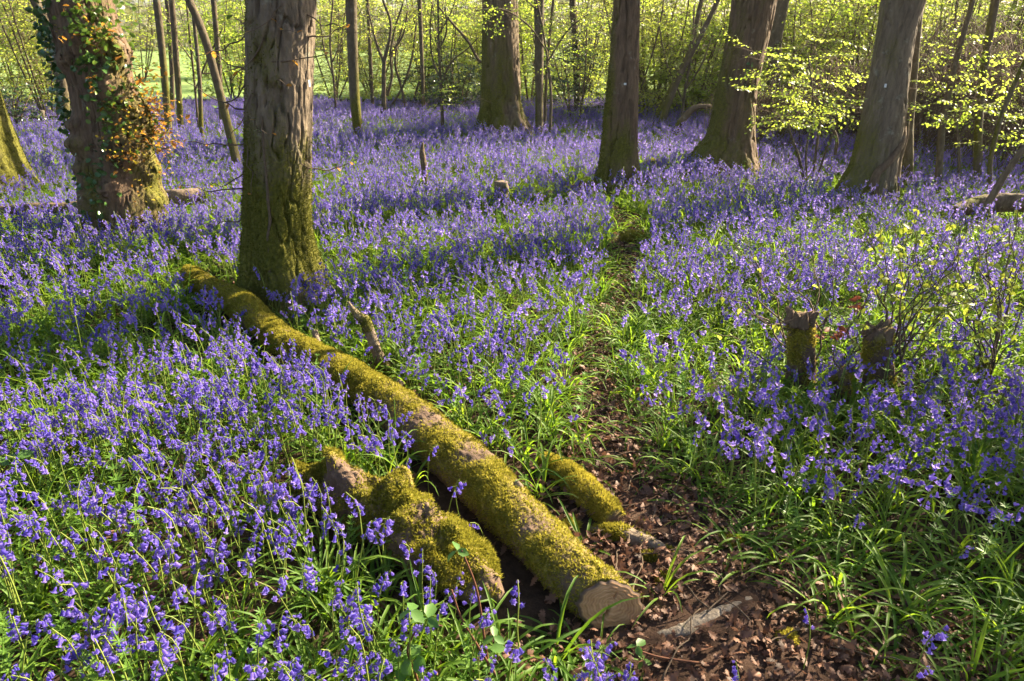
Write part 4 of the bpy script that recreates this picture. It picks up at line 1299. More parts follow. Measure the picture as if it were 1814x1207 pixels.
mlog, mv, MV = log('fallen_log', 'long straight moss-covered log with a sawn end lying across the bluebells', 'log', lp, lr, 96, 420, moss_top(-.7, .25, 3, .88), ldisp(.012, 5, 3, .005), 85000, .011, seed=3, post=saw, cushion=.009)
# sawn end
ax = CUTN
ring = MV[-1]; cen = ring.mean(0) * .75 + ring[20] * .25
g = Geo()
K = 26
rows = []
q = np.array([0.0])
for k in range(K + 1):
    t = k / K
    rows.append(cen * (1 - t) + ring * t * 1.004 + ax * (.004 + .010 * (1 - t ** 6) + .0010 * np.sin(37 * t)))
D = np.stack(rows)
ang = np.linspace(0, 2 * pi, ring.shape[0], endpoint=False)
for k in range(K + 1):                                   # drying crack runs out from the pith
    t = k / K
    crack = np.exp(-((ang - 3.9 - .25 * sin(5 * t)) * t / .035) ** 2) * (0.12 < t < .8)
    crack2 = np.exp(-((ang - 1.1) * t / .02) ** 2) * (0.2 < t < .6)
    D[k] -= ax * (.022 * crack + .012 * crack2)[:, None]
    D[k] += ax * (.0012 * vnoise(D[k][:, 0] * 30, D[k][:, 1] * 30, D[k][:, 2] * 160, 4))[:, None]
g.add(D.reshape(-1, 3), gridfaces(K + 1, ring.shape[0]), 0, np.repeat(np.linspace(0, 1, K + 1), ring.shape[0]))
link('sawn_end', g.mesh('sawn_end', M['cut']), mlog)
bk_ = [c for c in mlog.children if c.name.startswith('bark')][0].data
bk_.vertices[len(bk_.vertices) - 1].co = Vector(cen - ax * .02)


for (a, b, dx, dy, dz, r_) in [(700, 690, .05, .05, .05, .02), (905, 872, .06, .03, .05, .022), (560, 600, -.02, .05, .06, .018)]:
    p = np.array(G(a, b, .15)) - np.array(mlog.location)
    v, f, *_ = tube([p - np.array([dx, dy, dz]) * .8, p, p + np.array([dx, dy, dz]) * .55], [r_ * 1.5, r_, r_ * .8], 12, 14, ldisp(.004, 20, 9, .002))
    link('branch_stub', Geo().add(v, f).mesh('branch_stub', M['dead']), mlog)
# rotten log with horn-like broken end
rp = []
for (a, b, z) in [(546, 858, .10), (612, 878, .11), (692, 915, .11), (768, 968, .10), (838, 1020, .085), (886, 1060, .06)]:
    p = G(a, b, z); rp.append((p.x, p.y, z))
def horns(V, A, S, base):
    W = V + np.array(base)
    wx, wy, d = proj(W[..., 0], W[..., 1], W[..., 2])
    N = grid_normals(V); c = V.mean(1, keepdims=True)
    up = ((V - c)[..., 2] > 0)
    for (px, py, s, h, dx, dy) in [(536, 836, 13, .05, -.04, .02), (602, 836, 14, .06, -.03, .0), (724, 850, 17, .085, .0, .02), (690, 858, 12, .03, 0, 0), (655, 850, 18, -.035, 0, 0), (762, 900, 18, .03, .01, 0), (570, 850, 12, -.03, 0, 0), (680, 920, 24, -.035, 0, 0), (640, 890, 14, .02, 0, 0), (800, 960, 16, .025, 0, 0), (835, 1010, 14, -.015, 0, 0)]:
        k = np.exp(-((wx - px) ** 2 + ((wy - py) * .8) ** 2) / s ** 2) * up
        V = V + np.stack([k * dx, k * dy, k * h], -1)
    n = fbm(W[..., 0] * 16, W[..., 1] * 16, W[..., 2] * 16, 4, 8)
    V = V + (V - c) * (.20 * n)[..., None]
    return V
log('rotten_log', 'rotten mossy log with broken horn-like end among the near bluebells', 'log', rp, [.06, .098, .104, .096, .078, .025], 140, 320, moss_top(-.5, .5, 12, .75), ldisp(.016, 7, 12), 42000, .013, seed=12, post=horns)

# short mossy log beside the path and the broken wood at its end
sp_ = []
for (a, b, z) in [(965, 815, .04), (1010, 848, .05), (1050, 885, .05), (1088, 922, .045)]:
    p = G(a, b, z); sp_.append((p.x, p.y, z))
log('short_log', 'short mossy log lying beside the leafy path', 'log', sp_, [.03, .044, .048, .038], 60, 130, moss_top(-.6, .2, 21, .9), ldisp(.008, 9, 21), 17000, .012, seed=21)
bp_ = []
for (a, b, z) in [(1040, 938, .02), (1090, 948, .035), (1145, 963, .032), (1192, 985, .022)]:
    p = G(a, b, z); bp_.append((p.x, p.y, z))
def moss_at(items, base_amt=0.0):
    def f(V, A, S):
        u = S / S.max()
        w = np.full(S.shape, base_amt)
        for (c0, s) in items:
            w = np.maximum(w, np.exp(-((u - c0) / s) ** 2))
        return w + .3 * fbm(V[..., 0] * 20, V[..., 1] * 20, V[..., 2] * 20, 3, 2)
    return f
log('broken_branch', 'broken stub of bare brown wood with moss tufts at the end of the short log', 'branch', bp_, [.014, .034, .03, .018], 40, 90, moss_at([(.3, .14), (.98, .07)]), ldisp(.006, 14, 25, .003), 6000, .012, mat='dead', seed=25)
wp = []
for (a, b, z) in [(1150, 1128, .014), (1205, 1122, .02), (1250, 1098, .022), (1290, 1082, .02), (1330, 1066, .018)]:
    p = G(a, b, z); wp.append((p.x, p.y, z))
M['lichen'] = mat_bark('lichened_branch', (0.08, 0.058, 0.042), (0.33, 0.28, 0.225), stretch=(1, 1, 1), scale=45, lichen=0.7)
log('lichened_branch', 'pale lichen-crusted dead branch lying on the fallen leaves', 'branch', wp, [.012, .021, .025, .021, .017], 24, 80, moss_at([]), ldisp(.004, 18, 27, .002), 0, mat='lichen', seed=27)
# crooked dead snag by the long log
p0 = G(684, 662); Y = p0.y
sn = [tuple(PY(a, b, Y)) for a, b in [(686, 672), (672, 635), (655, 590), (648, 572), (630, 555), (617, 535)]]
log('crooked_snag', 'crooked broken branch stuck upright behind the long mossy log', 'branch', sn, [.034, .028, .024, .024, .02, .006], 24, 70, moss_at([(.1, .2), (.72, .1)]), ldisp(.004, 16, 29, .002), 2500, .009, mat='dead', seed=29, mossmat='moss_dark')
# dead post and stumps
p0 = G(754, 343); Y = p0.y
pp = [tuple(PY(a, b, Y)) for a, b in [(755, 346), (753, 320), (750, 290), (748, 268), (749, 253)]]
log('dead_post', 'dark dead stem standing like a post amid the bluebells', 'post', pp, [.045, .038, .032, .028, .014], 20, 50, moss_at([]), ldisp(.008, 12, 33), 0, mat='oak', seed=33)
p0 = G(888, 364); Y = p0.y
pp = [tuple(PY(a, b, Y)) for a, b in [(888, 368), (888, 345), (888, 322)]]
log('small_stump', 'small pale cut stump standing amid the bluebells right of the dead post', 'stump', pp, [.075, .068, .066], 24, 40, moss_at([(.4, .2)]), ldisp(.010, 12, 35), 0, mat='dead', seed=35)
def ground_log(name, label, pix, zs, rad, moss, mat='dead', seed=0, n=0, cat='log', ns=30, nr=70):
    pts = [(*G(a, b, z)[:2], z + float(H(*G(a, b, z)[:2]))) for (a, b), z in zip(pix, zs)]
    return log(name, label, cat, pts, rad, ns, nr, moss, ldisp(.012, 8, seed), n, .012, mat=mat, seed=seed)
ground_log('dead_limb', 'curved dead limb lying against the foot of the broad leaning oak', [(1238, 312), (1262, 306), (1290, 300), (1322, 301)], [.06, .12, .14, .10], [.05, .075, .085, .06], moss_at([(0, .15)]), 'oak_red', 41)
ground_log('grey_log', 'grey weathered log lying right of the gnarled oak', [(288, 352), (320, 350), (364, 346)], [.18, .20, .20], [.07, .08, .075], moss_at([(1, .1)]), 'dead', 43)
ground_log('thin_log', 'thin dark log lying across the bluebells left of the gnarled oak', [(-20, 376), (60, 370), (148, 366)], [.16, .18, .18], [.04, .05, .045], moss_at([]), 'oak', 44)
ground_log('fallen_tree', 'dark fallen trunk in the shade at the right edge', [(1690, 372), (1740, 360), (1814, 362), (1870, 372)], [.16, .2, .22, .2], [.05, .08, .085, .08], moss_top(.2, .9, 46, .6), 'oak', 46)
ground_log('mossy_billet', 'small mossy piece of wood lying across the path', [(1098, 424), (1120, 419), (1142, 422)], [.04, .06, .04], [.03, .045, .03], moss_top(-.5, .3, 47), 'log', 47, 2500)
ground_log('mossy_stick', 'mossy stick lying left of the broad leaning oak', [(1140, 296), (1156, 292), (1172, 296)], [.12, .14, .12], [.03, .04, .03], moss_top(-.5, .3, 48), 'log', 48, 500)
# dead branch leaning in from the right edge, and the arching dead branch behind the path oak
p0 = G(1708, 416); Y = p0.y
pp = [tuple(PY(a, b, Y)) for a, b in [(1706, 420), (1740, 376), (1778, 313), (1813, 264), (1850, 220)]]
log('leaning_branch', 'dead branch slanting up to the right edge above the bluebells', 'branch', pp, [.03, .03, .026, .024, .02], 14, 50, moss_at([]), ldisp(.004, 14, 51), 0, mat='oak', seed=51)
p0 = G(1190, 246); Y = p0.y
pp = [tuple(PY(a, b, Y)) for a, b in [(1189, 247), (1210, 212), (1230, 192), (1258, 188)]]
log('arching_branch', 'dark arching dead branch rising between the path oak and the broad oak', 'branch', pp, [.07, .055, .05, .03], 14, 50, moss_at([(.2, .2)]), ldisp(.006, 14, 53), 0, mat='oak', seed=53)
p0 = G(1062, 276); Y = p0.y
pp = [tuple(PY(a, b, Y)) for a, b in [(1064, 280), (1056, 266), (1045, 258), (1042, 252)]]
log('forked_stick', 'small crooked stick poking out left of the path oak', 'branch', pp, [.03, .026, .022, .012], 8, 20, moss_at([]), ldisp(.004, 14, 54), 0, mat='oak', seed=54)
p0 = G(404, 492); Y = p0.y
pp = [tuple(PY(a, b, Y)) for a, b in [(412, 496), (400, 480), (390, 474), (377, 462)]]
log('dark_stick', 'dark broken stick beside the far end of the mossy log', 'branch', pp, [.016, .015, .014, .008], 10, 24, moss_at([]), ldisp(.004, 20, 56), 0, mat='oak', seed=56)

# cushions of moss on the path
for k, (a, b, s) in enumerate([(1293, 962, .036), (1392, 1132, .030), (1150, 990, .028), (1178, 1028, .028), (1012, 930, .032), (1140, 930, .02)]):
    p = G(a, b)
    n1, n2 = 14, 20
    th = np.linspace(0, pi / 2, n1)[:, None]; ph = np.linspace(0, 2 * pi, n2, endpoint=False)[None, :]
    R = s * (1 + .35 * fbm(np.cos(ph) * np.sin(th) * 2 + k, np.sin(ph) * np.sin(th) * 2, np.cos(th) * 2, 3, k))
    V = np.stack([R * np.cos(ph) * np.cos(th), R * np.sin(ph) * np.cos(th), R * .6 * np.sin(th) + 0 * ph - .004], -1)
    root = thing('moss_cushion', (p.x, p.y, float(H(p.x, p.y))), ['moss cushion on the path below the near bluebell bank', 'small moss cushion right of the lichened branch', 'moss cushion under the broken stub',
                 'moss cushion on the leaves beyond the sawn end', 'moss cushion between the long log and the short log', 'tiny moss cushion beside the broken stub'][k], 'moss', 'moss cushions on the path')
    me = Geo().add(V.reshape(-1, 3), gridfaces(n1, n2)).mesh('cushion', M['log'])
    moss_attr(me, np.ones(n1 * n2))
    link('cushion', me, root)
    g = Geo(); fuzz(g, V, np.ones((n1, n2)), 1400, .012, k)
    o = link('fronds', g.mesh('fronds', M['moss'], smooth=False), root); o['kind'] = 'stuff'

# ------------------------------------------------------------------ cut hazel stools with wands and yellow leaves, right
def stool(label, px, top_py, base_py, w, seed, wands, nleaf):
    g0 = G(px, base_py); Y = g0.y
    base = Vector((g0.x, g0.y, float(H(g0.x, g0.y))))
    root = thing('hazel_stool' if w > 20 else 'hazel_sapling', base, label, 'hazel', 'cut hazel stools' if w > 20 else None)
    t = PY(px, top_py, Y) - base
    r_ = .5 * w * depth(g0) / FPX
    v, f, A, S, V = tube([(0, 0, -.05), (t.x * .5, 0, t.z * .5), (t.x, 0, t.z)], [r_ * 1.1, r_, r_ * .9], 40, 70, bark_disp(.016, .03, seed, .25, .06, .22))
    V[-14:, :, 2] += (.03 * vnoise(np.cos(A[-14:]) * 3, np.sin(A[-14:]) * 3, 0, seed)) * np.linspace(0, 1, 14)[:, None]
    V[-6:, :, 2] += V[-6:, :, 0] * .35
    v[:V.size // 3] = V.reshape(-1, 3)
    mo = np.clip(.35 + .8 * fbm(V[..., 0] * 12, V[..., 1] * 12, V[..., 2] * 9, 3, seed), 0, 1)
    me = Geo().add(v, f).mesh('stump', M['log']); moss_attr(me, np.concatenate([mo.ravel(), [0, 0]]))
    link('stump', me, root)
    rs_ = random.Random(seed + 50)
    for k in range(4):
        a = rs_.uniform(0, 2 * pi); q = np.array([cos(a) * r_ * .7 + t.x, sin(a) * r_ * .7, t.z - .05]); hh_ = rs_.uniform(.05, .085)
        vv, ff, *_ = tube([q, q + np.array([cos(a) * .006, sin(a) * .006, hh_ * .6]), q + np.array([cos(a) * .028, sin(a) * .028, hh_])], [r_ * .5, r_ * .32, .004], 6, 8, ldisp(.004, 30, seed + k, .002))
        link('splinter', Geo().add(vv, ff).mesh('splinter', M['oak_red']), root)
    g = Geo(); fuzz(g, V, mo ** 2, 5000, .014, seed)
    o = link('moss', g.mesh('moss', M['moss'], smooth=False), root); o['kind'] = 'stuff'
    r = random.Random(seed)
    k = 0
    for (ex, ey, dy) in wands:
        e = np.array(PY(ex, ey, Y + dy) - base)
        a = np.array([r.uniform(-.6, .6) * r_, r.uniform(-1, 1) * r_, r.uniform(.1, .9) * t.z])
        (vv, ff), pts = twig_geo(a, e, .03, .0048, .0014, seed * 31 + k, 9)
        wd = link('wand', Geo().add(vv, ff).mesh('wand', M['twig']), root)
        k += 1
        S2 = spline(pts, 40)
        for b in range(2):                          # side twigs
            i = r.randint(14, 36)
            e2 = S2[i] + (S2[39] - S2[0]) * r.uniform(.12, .25) + np.array([r.uniform(-.15, .15), r.uniform(-.12, .12), r.uniform(-.05, .12)])
            (vv, ff), p2 = twig_geo(S2[i], e2, .005, .002, .001, seed * 77 + k * 3 + b, 5)
            sd = link('side_twig', Geo().add(vv, ff).mesh('side_twig', M['twig']), wd)
        for q in range(nleaf):
            i = r.randint(16, 39)
            put_leaf(r.choice(HAZEL), wd, S2[i] + np.array([0, 0, -.004]), (r.uniform(-.9, .9), r.uniform(-.3, 1.1), r.uniform(-3.1, 3.1)), r.uniform(.5, .95))
    return root
stool('mossy cut hazel stump, leftmost of the three, with bare wands', 1420, 556, 700, 44, 3,
      [(1250, 500, .1), (1255, 585, -.2), (1300, 430, .3), (1330, 450, .1), (1370, 420, .2), (1440, 450, .2), (1480, 480, -.1), (1340, 560, -.2), (1500, 560, -.2), (1290, 540, .2)], 2)
stool('split cut hazel stump, rightmost of the three, bristling with leafy wands', 1556, 584, 705, 48, 5,
      [(1540, 420, .1), (1560, 400, .2), (1600, 395, .2), (1640, 410, 0), (1700, 440, .1), (1760, 470, -.1), (1814, 500, 0), (1590, 430, -.2), (1660, 460, .3), (1740, 520, -.2), (1790, 560, -.2), (1500, 450, 0), (1625, 370, .3), (1690, 380, .3),
       (1790, 410, .3), (1770, 640, -.2), (1680, 520, -.1), (1610, 480, .1), (1720, 400, .1)], 15)
stool('low rotten stump between the two taller hazel stumps', 1490, 655, 725, 30, 7, [(1520, 520, .1), (1470, 560, 0), (1540, 560, -.1)], 4)
stool('thin sapling clump of yellow-leaved hazel wands near the right edge', 1742, 640, 700, 12, 9,
      [(1690, 420, .2), (1720, 390, .2), (1750, 370, .3), (1790, 400, .2), (1814, 440, .1), (1650, 500, .1), (1830, 520, 0), (1780, 480, -.1), (1710, 520, -.1), (1660, 430, .3), (1840, 380, .3), (1800, 340, .4)], 12)
# dry red leaves hanging on the stools
def dead_spray(label, px, py, spx, spy, n, seed, Y):
    c = PY(px, py, Y)
    root = thing('dead_leaf_spray', c, label, 'dead leaves', 'dry red leaf sprays')
    r = random.Random(seed)
    a, b = PY(px - spx, py + 4, Y) - c, PY(px + spx, py, Y) - c
    (vv, ff), pts = twig_geo(a, b, .01, .003, .0015, seed, 6)
    link('twig', Geo().add(vv, ff).mesh('twig', M['twig']), root)
    for q in range(n):
        p = PY(px + r.gauss(0, spx * .5), py + r.gauss(0, spy * .5), Y + r.gauss(0, .03)) - c
        put_leaf(r.choice(RED), root, p, (r.uniform(-1.2, 1.2), r.uniform(-1, 1), r.uniform(-3, 3)), r.uniform(.5, .95))
ys_ = G(1500, 705).y
dead_spray('cluster of dry reddish-brown leaves between the hazel stumps', 1476, 592, 26, 10, 26, 4, ys_)
dead_spray('few dry red leaves above the hazel stumps', 1522, 542, 18, 16, 14, 6, ys_ + .1)

# ------------------------------------------------------------------ brambles in front
def bramble(label, pix, leaves, seed, Y=None):
    g0 = G(*pix[0]); Y = g0.y if Y is None else Y
    base = Vector((g0.x, g0.y, float(H(g0.x, g0.y))))
    root = thing('bramble_shoot', base, label, 'bramble', 'bramble shoots in front')
    pts = [np.array(PY(a, b, Y) - base) for a, b in pix]
    v, f, *_ = tube(pts, np.linspace(.0042, .0022, len(pts)), 6, 24)
    link('stem', Geo().add(v, f).mesh('stem', M['bramble_stem']), root)
    r = random.Random(seed)
    for (a, b, s, n) in leaves:
        c = np.array(PY(a, b, Y) - base)
        a0 = r.uniform(0, 6.28)
        for k in range(n):
            az = a0 + k * 2.1
            put_leaf(r.choice(BRAM), root, c, (r.uniform(-.35, .35) + .35, r.uniform(-.3, .3), az), s * r.uniform(.6, .85))
M['bramble_stem'] = mat_plain('bramble_stem', (0.09, 0.035, 0.022), (0.16, 0.07, 0.035), 30)
bramble('bramble shoot with a whorl of green leaves in front of the rotten log', [(745, 1225), (735, 1190), (722, 1150), (735, 1120)], [(728, 1082, 1.0, 3), (758, 1095, 1.0, 3), (715, 1170, 1.3, 3), (742, 1160, 1.2, 2), (700, 1190, 1.2, 2)], 3)
bramble('tall thin bramble stem rising before the lower end of the rotten log', [(868, 1200), (858, 1130), (840, 1030), (818, 975)], [(810, 975, .8, 3), (875, 1128, .9, 3), (868, 1150, .9, 2)], 5)
bramble('reddish bramble stem leaning left under the tall thin stem', [(890, 1215), (850, 1150), (815, 1090), (800, 1045)], [(872, 1180, .7, 2)], 7)
bramble('bramble leaves among bluebells at the left edge', [(-10, 900), (-5, 860), (10, 830), (20, 818)], [(30, 812, 1.1, 3), (2, 820, 1.0, 3)], 9)
bramble('low bramble runner with leaves under the sawn end of the log', [(1290, 1180), (1220, 1172), (1160, 1162), (1125, 1150)], [(1128, 1145, .8, 3), (1140, 1170, .7, 3), (1270, 1185, .8, 3), (1180, 1195, .6, 3)], 11)

# ------------------------------------------------------------------ bluebells, their leaves, herbs and litter
TRUNKS = []
for o in list(COL.objects):
    if o.parent is None and o.get('category') == 'tree':
        TRUNKS.append((o.location.x, o.location.y))
TR = {}
for td, r in ((T1, .34), (T2, .33), (T3, .4), (T4, .52), (T5, .27), (T6, .5), (T7, .42)):
    TR[td['root'].name] = (td['base'].x, td['base'].y, r)
def clear_mask(x, y, pad_log=1.0, pad_tree=1.0):
    ok = np.ones(len(x), bool)
    for (tx, ty, r) in TR.values():
        ok &= np.hypot(x - tx, y - ty) > r * pad_tree
    for (x0, y0, x1, y1, r) in LOGS:
        dx, dy = x1 - x0, y1 - y0
        t = np.clip(((x - x0) * dx + (y - y0) * dy) / (dx * dx + dy * dy + 1e-9), 0, 1)
        ok &= np.hypot(x - x0 - t * dx, y - y0 - t * dy) > r * pad_log + .01
    return ok
def candidates(n, ymin, ymax, margin=1.15, rng=RNG):
    yy = np.linspace(ymin, ymax, 400); cdf = np.cumsum(yy * CP + EYE * SP); cdf = (cdf - cdf[0]) / (cdf[-1] - cdf[0])
    y = np.interp(rng.random(n), cdf, yy)          # even over the ground in view
    x = (rng.random(n) * 2 - 1) * (y * CP + EYE * SP) * .75 * margin + 0
    return x, y
def blob(u, v, cx, cy, rx, ry):
    return np.exp(-(((u - cx) / rx) ** 2 + ((v - cy) / ry) ** 2))
def bank_edge(x, y):
    """1 on the open bluebell floor, 0 in the thicket on the right bank and beyond the field edge"""
    far = 16.6 - .35 * sst(2, 8, x) * 12
    return 1 - sst(far - .6, far + .9, y + .5 * vnoise(x * .8, y * .8, 0, 8))
def flower_density(x, y):
    z = H(x, y)
    u, v, d = proj(x, y, z + .3)
    den = 1.0 + .45 * vnoise(x * 1.4, y * 1.4, 0, 12) + .3 * vnoise(x * 4, y * 4, 0, 13)
    den *= 1 - .78 * blob(u, v, 850, 700, 150, 90)
    den *= 1 - .75 * blob(u, v, 1000, 740, 90, 110)
    den *= 1 - .5 * blob(u, v, 1080, 560, 90, 70)
    den *= 1 - .58 * sst(1000, 1250, u) * sst(760, 960, v)
    den *= 1 - .25 * sst(1350, 1600, u) * sst(900, 1050, v)
    den *= 1 - .45 * blob(u, v, 1250, 680, 200, 120)
    den *= 1 - .55 * blob(u, v, 230, 430, 90, 40)
    den *= 1 - .15 * blob(u, v, 1500, 640, 110, 80)
    den *= 1 - .6 * blob(u, v, 960, 322, 60, 22)
    den *= 1 - .5 * sst(1550, 1800, u) * (1 - sst(300, 420, v))
    den *= 1 - .35 * blob(u, v, 450, 1150, 140, 80)
    den *= sst(1.15, 2.1, path_dist(x, y))
    den *= 1 - .05 * sst(4.5, 9.0, y)
    den *= .92 + .02 * (1 - sst(500, 900, u)) * sst(480, 700, v)
    den *= 1 + .35 * vnoise(x * .9, y * .9, 0, 71)
    den *= 1 - 1.0 * blob(u, v, 888, 372, 36, 26)
    den *= 1 - .6 * blob(u, v, 690, 920, 130, 60)
    return np.clip(den, 0, 1.9) * bank_edge(x, y)
def area(ymin, ymax, margin):
    yy = np.linspace(ymin, ymax, 200)
    return np.trapz((yy * CP + EYE * SP) * .75 * margin * 2, yy)
A_ = area(.95, 17.5, 1.15)
PEAK = 420.0
n = int(A_ * PEAK * 1.0)
x, y = candidates(n, .95, 17.5)
den = flower_density(x, y) / 1.9
keep = (RNG.random(n) < den * 1.15) & clear_mask(x, y, 1.25)
x, y = x[keep], y[keep]
z = H(x, y)
# leave the line of sight to the sawn end and the near camera clear
u, v, d = proj(x, y, z + .33)
keep = (d > 1.25) & ~((u > 985) & (u < 1215) & (v > 960) & (v < 1110)) & ~((u > 1000) & (u < 1130) & (v > 1085) & (RNG.random(len(u)) < .35))
x, y, z, u, v, d = (q[keep] for q in (x, y, z, u, v, d))
ex = [(1018, 1128), (1035, 1105), (1048, 1150), (1060, 1120), (1072, 1168), (1085, 1100), (1098, 1140), (1108, 1175), (1052, 1180), (1030, 1165), (1080, 1135), (1112, 1115), (1120, 1150),
      (1300, 1150), (1325, 1172), (1312, 1185), (985, 1120), (970, 1150), (1462, 1035), (1620, 1105), (1660, 1100), (60, 1140), (150, 1130), (110, 1100)]
ep = np.array([tuple(G(a, b, .33)) for a, b in ex])
x = np.concatenate([x, ep[:, 0]]); y = np.concatenate([y, ep[:, 1]]); z = np.concatenate([z, H(ep[:, 0], ep[:, 1])])
u, v, d = proj(x, y, z + .33)
nb_ = len(x)
idx = RNG.integers(0, len(BLUE), nb_)
rot = np.column_stack([RNG.normal(0, .10, nb_), RNG.normal(0, .10, nb_), RNG.uniform(0, 2 * pi, nb_)])
scl = RNG.uniform(.60, 1.05, nb_) * (1 - .12 * (vnoise(x * 2, y * 2, 0, 40) > .2))
inview = (u > 8) & (u < 1806) & (v > 60) & (v < 1150)
order = np.argsort(np.where(inview, d, 1e9))
near = order[:300]
rest = np.setdiff1d(np.arange(nb_), near)
o = scatter('bluebell_carpet', C_BLUE, np.column_stack([x, y, z])[rest], rot[rest], scl[rest], idx[rest])
tag(o, 'carpet of violet bluebells spreading across the wood floor', 'bluebells', kind='stuff')
# the nearest ones stand as plants of their own
STEM_ME = []
for D in BLUE:
    g = Geo(); stem_geo(D, g, 0)
    STEM_ME.append(g.mesh('stem', M['stem']))
BELL_ME = {}
for k, (vv, ff) in enumerate(BELL_SHAPES):
    for q in range(3):
        BELL_ME[(k, q)] = Geo().add(vv, ff, 0, .15 + .35 * q).mesh('bell', M['bell'])
for i in near:
    uu, vv = u[i], v[i]
    if uu < 230: lab, grp = ('violet bluebell in the bottom left corner of the picture', 'bluebells in the bottom left corner') if vv > 1000 else ('violet bluebell near the left edge beside the bramble leaves', 'bluebells near the left edge')
    elif uu < 430: lab, grp = 'violet bluebell in the crowded foreground between the left corner and the rotten log', 'bluebells left of the rotten log'
    elif uu < 600: lab, grp = 'violet bluebell just left of the horned end of the rotten log', 'bluebells by the horned log end'
    elif uu < 780: lab, grp = 'violet bluebell in front of the middle of the rotten log', 'bluebells before the rotten log'
    elif uu < 985: lab, grp = 'violet bluebell by the lower end of the rotten log', 'bluebells by the lower rotten log end'
    elif uu < 1180: lab, grp = 'dark violet bluebell in the clump under the sawn log end', 'bluebells under the sawn log end'
    elif uu < 1500: lab, grp = 'violet bluebell at the edge of the leafy path', 'bluebells at the path edge'
    else: lab, grp = 'violet bluebell on the shaded bank in the lower right', 'bluebells in the lower right'
    r0 = thing('bluebell', (x[i], y[i], z[i]), lab, 'bluebell', grp)
    r0.rotation_euler = rot[i]
    r0.scale = (scl[i],) * 3
    D = BLUE[idx[i]]
    link('stem', STEM_ME[idx[i]], r0)
    for (p, q, az, tilt, s, kind, var) in D[2]:
        b = bpy.data.objects.new('bell', BELL_ME[(kind, int(var * 2.99))])
        COL.objects.link(b)
        b.parent = r0
        b.matrix_local = bell_matrix(q, az, tilt, s)

# strap leaves
n = int(A_ * 190)
x, y = candidates(n, .8, 17.5)
pd = path_dist(x, y)
den = sst(.45, 1.15, pd) * bank_edge(x, y) * (.75 + .35 * vnoise(x * 2.2, y * 2.2, 0, 33))
# the right side of the path near the camera is a thinner edge of leaves over litter
u, v, d = proj(x, y, H(x, y))
den *= 1 - .35 * sst(1350, 1450, u) * sst(1060, 1130, v) * (1 - sst(1550, 1650, u))
den *= 1 - .85 * blob(u, v, 1010, 905, 60, 60)
far = sst(5, 11, y)
keep = (RNG.random(n) < den * (1 - .45 * far)) & clear_mask(x, y, 1.45)
x, y = x[keep], y[keep]
m = len(x)
pd = pd[keep]
edge = (pd < 1.9) & (RNG.random(m) < .7)
idl = np.where(edge, RNG.integers(6, 9, m), RNG.integers(0, 7, m))
o = scatter('bluebell_leaves', C_STRAP, np.column_stack([x, y, H(x, y)]), np.column_stack([RNG.normal(0, .1, m), RNG.normal(0, .1, m), RNG.uniform(0, 6.28, m)]), RNG.uniform(.62, 1.02, m), idl)
tag(o, 'dense strap-shaped green bluebell leaves covering the wood floor', 'leaves', kind='stuff')

# cleavers and other herbs
n = 1500
x, y = candidates(n, .9, 9)
u, v, d = proj(x, y, H(x, y) + .2)
keep = (RNG.random(n) < .45 + .5 * blob(u, v, 400, 1080, 250, 150) + .4 * blob(u, v, 1300, 700, 200, 200)) & clear_mask(x, y, 1.2) & (d > 1.1) & (path_dist(x, y) > .9)
x, y = x[keep], y[keep]; m = len(x)
o = scatter('cleavers', C_HERB, np.column_stack([x, y, H(x, y)]), np.column_stack([RNG.normal(0, .15, m), RNG.normal(0, .15, m), RNG.uniform(0, 6.28, m)]), RNG.uniform(.7, 1.2, m))
tag(o, 'fine whorled cleavers growing through the bluebells', 'cleavers', kind='stuff')

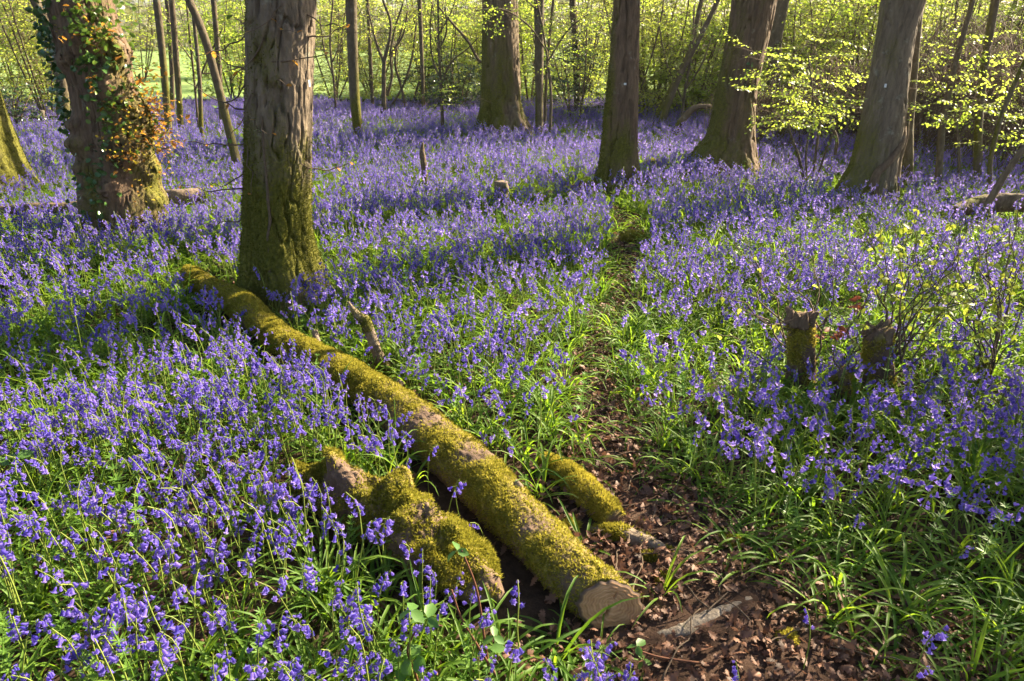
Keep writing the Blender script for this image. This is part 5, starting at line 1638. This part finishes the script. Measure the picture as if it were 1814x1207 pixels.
# fallen oak leaves: the largest ones singly, the rest as one bed of litter
n = 120000
x, y = candidates(n, .8, 8, 1.05)
pd = path_dist(x, y)
u, v, d = proj(x, y, H(x, y))
dens = (1 - sst(1.1, 1.8, pd)) + .10 + .8 * blob(u, v, 1000, 920, 70, 70) + .5 * sst(1250, 1400, u) * sst(1040, 1120, v) * (1 - sst(1550, 1680, u))
keep = (RNG.random(n) < np.clip(dens, 0, 1)) & clear_mask(x, y, .75)
x, y, u, v, d, pd = (q[keep] for q in (x, y, u, v, d, pd))
m = len(x)
zz = H(x, y) + .008 + RNG.uniform(0, .022, m)
rot = np.column_stack([RNG.normal(0, .55, m), RNG.normal(0, .55, m), RNG.uniform(0, 6.28, m)])
flip = RNG.random(m) < .5
rot[flip, 0] += pi
zz[flip] += .008
scl = RNG.uniform(.2, .5, m) * (1 + .5 * (RNG.random(m) < .12))
idx = RNG.integers(0, len(OAKLEAF), m)
score = np.where((u > 5) & (u < 1809) & (v < 1200) & (pd < 1.0), zz * 30 + scl / d, -9)
near = np.argsort(-score)[:300]
rest = np.setdiff1d(np.arange(m), near)
o = scatter('leaf_litter', C_LITTER, np.column_stack([x, y, zz])[rest], rot[rest], scl[rest], idx[rest], parent=path)
o['kind'] = 'stuff'
for i in near:
    put_leaf(OAKLEAF[idx[i]], path, (x[i], y[i], zz[i] + .004), rot[i], scl[i], 'leaf')
# fine twigs on the path
for k in range(26):
    t = random.uniform(.02, .5)
    q = PS[int(t * 100)]
    a = random.uniform(0, pi); L = random.uniform(.05, .16)
    c = np.array([q[0] + random.uniform(-1, 1) * q[3] * .9, q[1] + random.uniform(-1, 1) * q[3] * .5, 0]); c[2] = float(H(c[0], c[1])) + .028
    (v, f), pts = twig_geo(c - np.array([cos(a), sin(a), .05]) * L, c + np.array([cos(a), sin(a), .05]) * L, .006, .0028, .0015, k, 6)
    link('twig', Geo().add(v, f).mesh('twig', M['twig']), path)
print('bluebells', nb_, 'leaves', m, 'objects', len(COL.objects))


# ------------------------------------------------------------------ faint morning haze in the air
hm, nt, out = new_mat('morning_haze')
pvn = nd(nt, 'ShaderNodeVolumePrincipled')
pvn.inputs['Color'].default_value = (0.97, 0.96, 0.92, 1)
pvn.inputs['Density'].default_value = 0.0004
pvn.inputs['Anisotropy'].default_value = 0.5
nt.links.new(pvn.outputs[0], out.inputs['Volume'])
bx = np.array([(a, b, c) for c in (-1.5, 15.5) for (a, b) in ((-260, -70), (260, -70), (260, 245), (-260, 245))], float)
hz = link('haze', Geo().add(bx, np.array([(0, 3, 2, 1), (4, 5, 6, 7), (0, 1, 5, 4), (1, 2, 6, 5), (2, 3, 7, 6), (3, 0, 4, 7)])).mesh('haze', hm, smooth=False))
tag(hz, 'thin sunlit morning haze between the trees', 'haze', kind='stuff')
